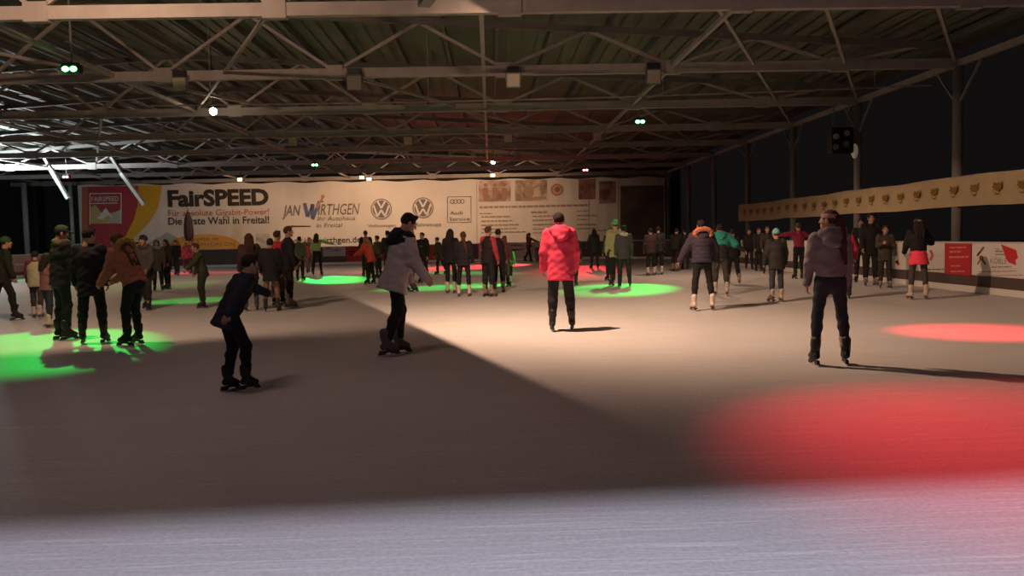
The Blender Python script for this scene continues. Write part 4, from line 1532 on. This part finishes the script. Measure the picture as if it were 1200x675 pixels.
            i2 = ex[4] if len(ex) > 4 else 0.066
            b.econe(tp(0, 0, ex[2]), tp(0, 0, 0.38), (0.15 + i2, 0.112 + i2), (0.163 + i2, 0.118 + i2), T, (True, False), 0.04)
            b.econe(tp(0, 0, 0.35), tp(0, -0.008, 0.50), (0.158 + i2, 0.11 + i2 * 0.8), (0.08, 0.075), T, k=0.05)
            for sd in (-1, 1):
                b.cone(sh[sd], sh[sd] + (elb[sd] - sh[sd]) * ex[3], 0.060 + i2 * 0.8, 0.052 + i2 * 0.8, 0.045)
            put('jacket_yoke', b, ex[1], 0.003)
        elif k == 'front':
            b = Blob(res)
            b.ell(tp(0, 0.105, 0.24), (0.085, 0.052, 0.22), T, 0.02)
            put('shirt_front', b, ex[1], 0.003)
        elif k == 'vest':
            b = Blob(res)
            i2 = 0.045
            b.econe(tp(0, 0, -0.16), tp(0, 0, 0.36), (0.15 + i2, 0.11 + i2), (0.158 + i2, 0.115 + i2), T, (True, False), 0.04)
            b.econe(tp(0, 0, 0.34), tp(0, -0.008, 0.49), (0.15 + i2, 0.108 + i2 * 0.8), (0.075, 0.07), T, k=0.05)
            put('vest', b, ex[1], 0.004)
        elif k == 'print':
            b = Blob(0.008)
            for dz, w_ in ((0.34, 0.055), (0.31, 0.04)):
                b.cone(tp(-w_, 0.148, dz), tp(w_, 0.148, dz), 0.010, 0.010, 0.004)
            put('chest_print', b, ex[1])
        elif k == 'cuffs':
            for sd in (-1, 1):
                b = Blob(0.009)
                u_ = (knee[sd] - ank[sd]) / 0.41
                b.cone(ank[sd] + u_ * ex[2], ank[sd] + u_ * ex[3], 0.062, 0.060, 0.01)
                put('leg_warmer', b, ex[1], 0.003)
        elif k == 'bag':
            b = Blob(res)
            b.econe(tp(0, -0.20, 0.08), tp(0, -0.20, 0.40), (0.12, 0.065), (0.11, 0.055), T, k=0.03)
            put('backpack', b, ex[1], 0.003)
    return body

# ------------------------------------------------------------------ the skaters
BLK, NAVY, CHAR = (0.014, 0.013, 0.015), (0.018, 0.02, 0.032), (0.045, 0.043, 0.045)
WSK = (0.62, 0.55, 0.48)
BSK = (0.02, 0.02, 0.022)
GSK = (0.10, 0.09, 0.09)
JEAN = (0.03, 0.038, 0.06)
HK, FG = 'hockey', 'figure'
STEP = dict(legL=(16, 3, 14), legR=(-8, 4, 16))

# -- the nearest skaters
person('girl with a long dark ponytail in grey hooded sweatshirt and dark jeans', 973, 428, 245, -4,
       jacket=dict(col=(0.20, 0.185, 0.20), hem=0.02, inf=0.028, wr=0.006, name='sweatshirt'), trousers=dict(col=(0.028, 0.034, 0.05), inf=0.004),
       hair=('ponytail', 'red'), legL=(3, 7, 6), legR=(5, 8, 8), armL=(2, 12, 14, 2), armR=(4, 10, 12, 2), head=(48, -4), skate=(HK, BSK),
       extras=(('hood', (0.18, 0.165, 0.18)), ('headband', (0.35, 0.22, 0.20)), ('cuffs', (0.42, 0.32, 0.30), 0.08, 0.16)), hips=1.05, footL=(4, 0), footR=(10, 0))
person('man in a bright red hooded jacket seen from behind, alone on the ice', 659, 388, 248, 2,
       jacket=dict(col=(0.68, 0.05, 0.115), hem=-0.24, inf=0.055, wr=0.0035), trousers=dict(col=(0.022, 0.02, 0.022), inf=0.018), hair=('short', 'dark'),
       legL=(6, 4, 10), legR=(10, 7, 14), armL=(-2, 13, 18, 4), armR=(2, 14, 22, 4), head=(-10, 4), skate=(HK, (0.03, 0.022, 0.024)),
       extras=(('hood', (0.68, 0.05, 0.115)),), footL=(2, 0), footR=(14, 0), lean=7)
person('man in pale grey jacket with black hooded shoulders, gliding bent forward', 461, 417, 262, -68,
       jacket=dict(col=(0.42, 0.37, 0.37), hem=-0.20, inf=0.05, wr=0.005, flare=0.035), trousers=dict(col=BLK, inf=0.016),
       legL=(12, 4, 16), legR=(-2, 3, 20), armL=(6, 10, 16, 0), armR=(10, 10, 26, 0), head=(0, 18), lean=17, skate=(HK, GSK), H=1.76,
       extras=(('yoke', BLK, 0.36, 0.05, 0.05), ('hood', BLK)), footL=(4, 0), footR=(4, 0))
person('dark-clad skater leaning forward with one arm swung ahead, alone in the shaded ice', 279, 459, 300, -52,
       jacket=dict(col=NAVY, hem=-0.20, inf=0.035, wr=0.005), trousers=dict(col=BLK, inf=0.012),
       hair=('short', 'dark'), lean=28, legL=(12, 4, 22), legR=(24, 3, 26), armL=(62, 24, 6, 20), armR=(-46, 16, 12, 16), head=(0, -6), H=1.36, skate=(HK, BSK), footL=(4, 0), footR=(4, 0))
# -- the three standing close in the green light and their neighbours
person('man in dark peaked cap and black jacket standing in the green light', 75, 399, 264, -42,
       jacket=dict(col=(0.016, 0.017, 0.016), hem=-0.14, inf=0.04, wr=0.005), trousers=dict(col=(0.014, 0.016, 0.018), inf=0.012),
       legL=(4, 5, 8), legR=(6, 3, 10), armL=(14, 8, 30, -4), armR=(10, 8, 30, -6), head=(-20, 14), lean=5, skate=(HK, BSK), extras=(('cap', (0.05, 0.055, 0.045)), ('scarf', (0.10, 0.08, 0.05))))
person('bareheaded man in black hip-length coat with his back to the camera, in the green light', 110, 403, 267, 8,
       jacket=dict(col=(0.010, 0.011, 0.015), hem=-0.26, inf=0.045, wr=0.005), trousers=dict(col=(0.014, 0.014, 0.018), inf=0.016),
       legL=(2, 6, 4), legR=(5, 6, 8), armL=(0, 12, 12, 4), armR=(0, 11, 12, 2), head=(-30, 10), lean=3, skate=(HK, BSK))
person('woman in salmon jacket with fur-trimmed hood bending toward the two dark-clad men', 156, 405, 281, 72,
       jacket=dict(col=(0.36, 0.13, 0.09), hem=-0.06, inf=0.05, wr=0.006, quilt=0.006), trousers=dict(col=(0.014, 0.018, 0.024), inf=0.010),
       hair=('verylong', 'brown'), lean=26, legL=(12, 3, 14), legR=(14, 3, 18), armL=(16, 6, 30, -4), armR=(18, 6, 36, -4), head=(0, 22), H=1.66, skate=(HK, BSK),
       extras=(('fur_hood', (0.28, 0.20, 0.06), (0.32, 0.12, 0.09)),))
person('person in grey coat and dark knit hat facing the camera behind the salmon jacket', 174, 363, 275, 172,
       jacket=dict(col=(0.075, 0.07, 0.065), hem=-0.24, inf=0.04), trousers=dict(col=(0.03, 0.028, 0.03)), armL=(12, 10, 24, -6), armR=(12, 10, 24, -6), extras=(('beanie', (0.03, 0.028, 0.025)), ('scarf', (0.06, 0.055, 0.05))), **STEP)
person('person in white knit hat mostly hidden behind the salmon jacket', 163, 348, 279, 10,
       jacket=dict(col=(0.05, 0.045, 0.045)), extras=(('beanie', (0.55, 0.48, 0.44), (0.55, 0.48, 0.44)),))
person('girl with pale scarf among the grey-coated pair near the far boards', 186, 341, 281, 200,
       jacket=dict(col=(0.10, 0.09, 0.08), hem=-0.3, inf=0.035), hair=('long', 'dark'), extras=(('scarf', (0.34, 0.30, 0.27)),))
person('slim person in dark brown coat beside the girl with the pale scarf', 197, 339, 280, 150,
       jacket=dict(col=(0.055, 0.045, 0.04), hem=-0.3, inf=0.03), hair=('long', 'brown'), legL=(8, 3, 8), legR=(0, 3, 6))
person('person in black by the far boards, close to the pink-clad child', 208, 323, 281, 180, jacket=dict(col=BLK), hair=('short', 'brown'), **STEP)
person('child in pink jacket and pink hat under the folded parasol', 227, 321, 281, 175,
       jacket=dict(col=(0.45, 0.06, 0.13), inf=0.04), trousers=dict(col=(0.05, 0.04, 0.05)), extras=(('beanie', (0.55, 0.10, 0.17), (0.5, 0.1, 0.16)),), armL=(20, 14, 40, -6), armR=(20, 14, 40, -6))
person('child in bright pink jacket beside the pink-hatted child', 219, 320, 284, 200,
       jacket=dict(col=(0.50, 0.12, 0.15), inf=0.035), trousers=dict(col=(0.06, 0.05, 0.06)), hair=('long', 'brown'))
person('boy in dark green jacket gliding toward the closed side, leaning', 238, 361, 286, 118,
       jacket=dict(col=(0.045, 0.055, 0.026), hem=-0.16, inf=0.04), trousers=dict(col=(0.03, 0.035, 0.022), inf=0.03), hair=('short', 'brown'), lean=14,
       legL=(10, 4, 14), legR=(6, 4, 12), armL=(34, 24, 20, 20), armR=(-10, 20, 30, 10), H=1.45)
# -- far edge of the picture on the closed side
person('striding person in dark clothes and green-lit hat at the very edge of the photo', 13, 376, 289, -50,
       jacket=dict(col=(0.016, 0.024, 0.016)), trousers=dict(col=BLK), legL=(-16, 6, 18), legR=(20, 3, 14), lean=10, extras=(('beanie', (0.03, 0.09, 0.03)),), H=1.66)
person('girl in cream vest over red sleeves near the pink board', 44, 373, 293, 12,
       jacket=dict(col=(0.16, 0.045, 0.045), hem=-0.1, inf=0.03), trousers=dict(col=(0.06, 0.05, 0.045)), hair=('short', 'dark'), skate=(FG, WSK),
       extras=(('vest', (0.42, 0.42, 0.27)),), armL=(8, 14, 20, 4), armR=(10, 14, 22, 4), **STEP)
person('slender person in jeans and beige skates half hidden by the capped man', 59, 384, 296, -30,
       jacket=dict(col=(0.22, 0.10, 0.11), hem=-0.1, inf=0.03), trousers=dict(col=JEAN, inf=0.004), hair=('long', 'dark'), skate=(FG, WSK), legL=(14, 4, 12), legR=(0, 3, 6))
# -- the group in front of the dealer lettering
person('long-haired woman in dark plum coat behind the crouching skater', 295, 364, 273, 20,
       jacket=dict(col=(0.055, 0.026, 0.034), hem=-0.3, inf=0.04), trousers=dict(col=BLK, inf=0.006), hair=('long', 'red'), skate=(HK, GSK), armR=(8, 18, 30, 6))
person('person in black jacket and beige trousers in the dark group', 319, 365, 279, 4,
       jacket=dict(col=(0.016, 0.015, 0.018), hem=-0.26, inf=0.05), trousers=dict(col=(0.26, 0.16, 0.11), inf=0.006), hair=('short', 'dark'), skate=(HK, (0.05, 0.045, 0.045)), armL=(10, 16, 26, 8), legL=(2, 6, 6), legR=(8, 5, 12))
person('man in red jacket standing between the dark-clad group', 327, 358, 270, -20, jacket=dict(col=(0.45, 0.035, 0.06), inf=0.035), trousers=dict(col=(0.09, 0.05, 0.05)), hair=('short', 'brown'))
person('tallest man of the dark group, in profile before the black bar', 340, 360, 265, -70,
       jacket=dict(col=(0.016, 0.014, 0.018), hem=-0.2, inf=0.04), trousers=dict(col=(0.012, 0.011, 0.014), inf=0.016), hair=('short', 'brown'), skate=(HK, (0.22, 0.19, 0.18)), armL=(10, 8, 30, 0), lean=3)
person('person with back lit green behind the tallest man', 352, 329, 277, -15, jacket=dict(col=(0.10, 0.13, 0.08), inf=0.035), trousers=dict(col=BLK))  # green light on the back is put into the jacket colour
person('small child in pink jacket near the far boards, beside the green-topped girl', 358, 321, 283, 180, jacket=dict(col=(0.55, 0.08, 0.14), inf=0.04), trousers=dict(col=(0.20, 0.15, 0.17)), hair=('long', 'brown'))
person('person in grey standing just behind the girl in the green top', 364, 319, 278, 160, jacket=dict(col=(0.10, 0.075, 0.075)), trousers=dict(col=(0.16, 0.13, 0.14)), hair=('short', 'brown'))
person('girl in light green top and dark leggings holding one arm out', 372, 323, 273, 0,
       jacket=dict(col=(0.34, 0.42, 0.20), hem=0.04, inf=0.022), trousers=dict(col=BLK, inf=0.004), hair=('long', 'brown'), armR=(20, 72, 6, 74), armL=(4, 14, 20, 4), legL=(4, 8, 8), legR=(4, 7, 8))
# -- around the grey jacket
person('person in red jacket with fair hair bending forward', 435, 333, 276, 62,
       jacket=dict(col=(0.60, 0.08, 0.05), hem=-0.2, inf=0.05), trousers=dict(col=BLK), hair=('long', 'fair'), lean=18, legL=(10, 3, 14), legR=(2, 4, 10), armL=(30, 8, 34, 0), armR=(34, 8, 30, 0), H=1.58)
person('dark-haired man in black standing behind the bending red jacket', 430, 324, 270, 20, jacket=dict(col=BLK, inf=0.035), hair=('short', 'brown'))
person('small person in brown jacket between the red jacket and the grey jacket', 444, 326, 276, 60, jacket=dict(col=(0.10, 0.07, 0.05)), hair=('short', 'brown'))
person('dark-haired person peeping out behind the grey-jacketed man', 456, 327, 270, 30, jacket=dict(col=(0.03, 0.025, 0.03)), hair=('short', 'dark'))
person('person in black with pinkish hat striding just behind the grey-jacketed man', 480, 343, 268, -60, jacket=dict(col=BLK, inf=0.035), trousers=dict(col=BLK), hair=('short', 'dark'), legL=(14, 3, 8), legR=(-10, 3, 12), extras=(('beanie', (0.40, 0.14, 0.13)),))
person('boy in black hooded sweatshirt with green chest print, one arm stretched out', 497, 332, 272, 158,
       jacket=dict(col=(0.012, 0.014, 0.013), inf=0.035), trousers=dict(col=(0.012, 0.012, 0.013), inf=0.012), hair=('short', 'dark'), armR=(10, 58, 14, 66), armL=(4, 12, 14, 4), lean=6,
       legL=(10, 4, 18), legR=(4, 4, 8), extras=(('hood', (0.012, 0.014, 0.013)), ('print', (0.12, 0.45, 0.25))))
person('person in mossy green jacket passing before the far red boards', 518, 322, 277, 70, jacket=dict(col=(0.05, 0.065, 0.035), hem=-0.28, inf=0.045), trousers=dict(col=(0.03, 0.03, 0.025)), lean=14, hair=('short', 'brown'), **STEP)
person('woman with long black hair and white skates, in black', 529, 344, 268, -20,
       jacket=dict(col=(0.013, 0.012, 0.016), hem=-0.16, inf=0.03), trousers=dict(col=(0.012, 0.012, 0.015), inf=0.003), hair=('long', 'dark'), skate=(FG, WSK), hips=1.05, legL=(4, 2, 6), legR=(6, 1, 10))
person('woman with brown hair tied back and white skates, beside the long-haired one', 544, 348, 271, -8,
       jacket=dict(col=(0.018, 0.016, 0.022), hem=-0.16, inf=0.03), trousers=dict(col=(0.014, 0.014, 0.018), inf=0.003), hair=('ponytail', 'brown'), skate=(FG, WSK), legL=(2, 6, 4), legR=(4, 5, 8))
person('young man with dark red sleeves standing beside a man in a dark vest', 573, 348, 265, -40,
       jacket=dict(col=(0.014, 0.012, 0.014), inf=0.03, sleeve_col=(0.34, 0.035, 0.06)), trousers=dict(col=BLK, inf=0.02), hair=('short', 'brown'), skate=(HK, (0.28, 0.2, 0.17)), armL=(6, 12, 28, -6))
person('man in black vest over maroon shirt next to the red-sleeved one', 585, 343, 268, -5,
       jacket=dict(col=(0.012, 0.011, 0.013), inf=0.04, sleeve_col=(0.11, 0.03, 0.035)), trousers=dict(col=BLK, inf=0.02), skate=(HK, (0.28, 0.2, 0.17)))
person('brown-jacketed person partly hidden behind the pair in red and black', 592, 336, 276, -30, jacket=dict(col=(0.10, 0.05, 0.045)), trousers=dict(col=(0.12, 0.09, 0.085)), hair=('short', 'brown'))
person('small child in bright green jacket with pale skates', 597, 332, 288, -20, jacket=dict(col=(0.05, 0.36, 0.10), inf=0.04), trousers=dict(col=(0.02, 0.03, 0.022)), hair=('short', 'brown'), skate=(FG, WSK), **STEP)
person('person in reddish jacket striding along the far boards with one arm out', 621, 307, 272, -70, jacket=dict(col=(0.16, 0.045, 0.04), hem=-0.1, inf=0.03), trousers=dict(col=(0.05, 0.03, 0.03)), armR=(60, 8, 8, 4), armL=(20, 6, 10, 0), legL=(20, 3, 14), legR=(-16, 3, 12), hair=('ponytail', 'brown'), lean=6)
person('dark skater mostly hidden behind the bright red jacket', 672, 336, 272, -20, jacket=dict(col=BLK), **STEP)
person('lone person in dark teal coat far back beyond the red jacket', 697, 315, 268, 15, jacket=dict(col=(0.025, 0.032, 0.036), hem=-0.3, inf=0.04), trousers=dict(col=(0.03, 0.026, 0.028)), hair=('long', 'dark'), legL=(2, 6, 4), legR=(2, 6, 4), armL=(14, 18, 30, 4))
# -- the couple in the green light
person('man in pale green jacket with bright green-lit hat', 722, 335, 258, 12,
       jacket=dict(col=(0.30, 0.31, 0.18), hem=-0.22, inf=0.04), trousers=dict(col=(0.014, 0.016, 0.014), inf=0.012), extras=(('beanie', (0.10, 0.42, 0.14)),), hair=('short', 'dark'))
person('person in slate-blue jacket with white collar next to the pale green jacket', 732, 336, 264, -6,
       jacket=dict(col=(0.055, 0.06, 0.065), hem=-0.2, inf=0.045), trousers=dict(col=(0.025, 0.026, 0.028), inf=0.016), extras=(('scarf', (0.5, 0.46, 0.42)),), hair=('short', 'dark'), legL=(2, 5, 4), legR=(2, 6, 4))
person('dark-haired person almost hidden behind the pale green jacket', 716, 329, 267, 20, jacket=dict(col=(0.05, 0.04, 0.04)), hair=('long', 'dark'))
person('person in plum jacket and white skates at the dark end of the banner', 763, 323, 267, 5, jacket=dict(col=(0.05, 0.028, 0.035), inf=0.045), trousers=dict(col=BLK), skate=(FG, WSK), hair=('short', 'dark'))
person('person in navy jacket and white skates next to the plum jacket', 772, 322, 265, -10, jacket=dict(col=(0.022, 0.024, 0.034), inf=0.045), trousers=dict(col=BLK), skate=(FG, WSK), hair=('short', 'dark'))
person('skater in black stooping forward beside the fur-hooded girl', 791, 318, 270, -30, jacket=dict(col=BLK, inf=0.045), trousers=dict(col=(0.02, 0.018, 0.022)), lean=22, hair=('short', 'dark'), H=1.68, skate=(FG, (0.3, 0.24, 0.22)), armR=(24, 14, 20, 4), **STEP)
person('person in dark jacket hidden behind the girl with the orange fur hood', 803, 316, 268, 0, jacket=dict(col=(0.022, 0.02, 0.022)), hair=('short', 'dark'))
# -- fur hood and teal
person('girl in navy quilted jacket with orange fur-trimmed hood and white skates', 824, 364, 257, 2,
       jacket=dict(col=(0.040, 0.034, 0.055), hem=-0.06, inf=0.055, quilt=0.008, wr=0.003), trousers=dict(col=(0.016, 0.015, 0.018), inf=0.004), hair=('short', 'dark'), skate=(FG, (0.66, 0.58, 0.52)), hips=1.05,
       legL=(2, 8, 5), legR=(6, 9, 10), armL=(6, 30, 12, 24), armR=(6, 24, 16, 14), extras=(('fur_hood', (0.52, 0.19, 0.11), (0.040, 0.034, 0.055)),), lean=7)
person('person in teal-shouldered jacket skating with arms spread', 845, 346, 261, -8,
       jacket=dict(col=(0.022, 0.022, 0.028), hem=-0.10, inf=0.035), trousers=dict(col=(0.05, 0.048, 0.042), inf=0.010), hair=('short', 'dark'), skate=(FG, (0.5, 0.42, 0.36)), lean=16,
       armL=(4, 34, 10, 28), armR=(2, 48, 12, 52), legL=(16, 4, 16), legR=(0, 4, 12), extras=(('yoke', (0.03, 0.26, 0.20), 0.24, 0.95), ('hood', (0.03, 0.24, 0.19))))
person('person in black skating just ahead of the teal shoulders', 860, 333, 268, 0, jacket=dict(col=BLK), trousers=dict(col=BLK), skate=(FG, (0.3, 0.25, 0.22)), **STEP)
person('dark-coated person standing under the start of the cream banner', 878, 316, 268, 170, jacket=dict(col=BLK, inf=0.04), trousers=dict(col=BLK))
person('second dark-coated person under the cream banner, nearer its middle', 889, 318, 267, 190, jacket=dict(col=(0.02, 0.018, 0.02), inf=0.04), trousers=dict(col=BLK), hair=('short', 'brown'))
person('dark-clad person behind the turquoise hat', 899, 321, 265, 180, jacket=dict(col=(0.035, 0.03, 0.03), inf=0.04), hair=('short', 'brown'))
person('child in dark jacket with turquoise knit hat and beige skates', 910, 354, 268, 3,
       jacket=dict(col=(0.030, 0.030, 0.027), hem=-0.2, inf=0.05), trousers=dict(col=(0.045, 0.05, 0.065), inf=0.008), skate=(FG, (0.44, 0.35, 0.26)), hair=('short', 'brown'),
       extras=(('beanie', (0.16, 0.42, 0.42)),), footL=(24, 0), footR=(6, 0), armL=(6, 14, 14, 6), armR=(4, 14, 12, 6))
person('person in crimson top stretching one arm out behind the grey sweatshirt', 936, 327, 261, 6,
       jacket=dict(col=(0.26, 0.03, 0.075), hem=0.02, inf=0.03), trousers=dict(col=BLK), hair=('short', 'brown'), armL=(8, 82, 4, 84), armR=(10, 60, 20, 60))
person('child in red jacket half hidden behind the grey sweatshirt', 989, 350, 263, -10,
       jacket=dict(col=(0.48, 0.035, 0.07), hem=-0.26, inf=0.05), trousers=dict(col=(0.20, 0.06, 0.075), inf=0.02), hair=('short', 'fair'), skate=(HK, BSK), lean=10, armR=(6, 22, 20, 10))
# -- spectators by the boards of the open side
person('man in open black jacket over a cream shirt by the boards', 1009, 331, 256, 150,
       jacket=dict(col=BLK, inf=0.035), trousers=dict(col=BLK), hair=('short', 'dark'), extras=(('front', (0.50, 0.38, 0.20)),), armL=(16, 8, 30, 0), armR=(16, 8, 30, 0), skin=(0.30, 0.17, 0.11))
person('tall man in black by the boards beside the cream shirt', 1020, 335, 250, 172,
       jacket=dict(col=(0.014, 0.013, 0.015), hem=-0.24, inf=0.045), trousers=dict(col=BLK, inf=0.02), hair=('short', 'dark'), skate=(HK, (0.16, 0.14, 0.12)))
person('boy in dark grey jacket facing the camera by the boards', 1037, 338, 264, 165,
       jacket=dict(col=(0.060, 0.05, 0.042), hem=-0.2, inf=0.04), trousers=dict(col=(0.03, 0.028, 0.028), inf=0.016), hair=('short', 'brown'), skate=(HK, (0.16, 0.14, 0.12)), armR=(30, 10, 74, -16), armL=(4, 12, 14, 4))
person('woman in black top with pink skirt and grey leggings before the white board', 1076, 351, 255, -10,
       jacket=dict(col=(0.012, 0.011, 0.013), hem=0.06, inf=0.035), trousers=dict(col=(0.06, 0.056, 0.056), inf=0.004), hair=('long', 'dark'), skate=(FG, (0.5, 0.42, 0.35)), hips=1.05,
       armL=(10, 14, 40, -4), armR=(26, 30, 60, 8), extras=(('skirt', (0.85, 0.06, 0.11), 0.10, -0.24, 0.05, 'skirt'), ('headband', (0.34, 0.30, 0.28))), legL=(2, 6, 5), legR=(2, 6, 5))
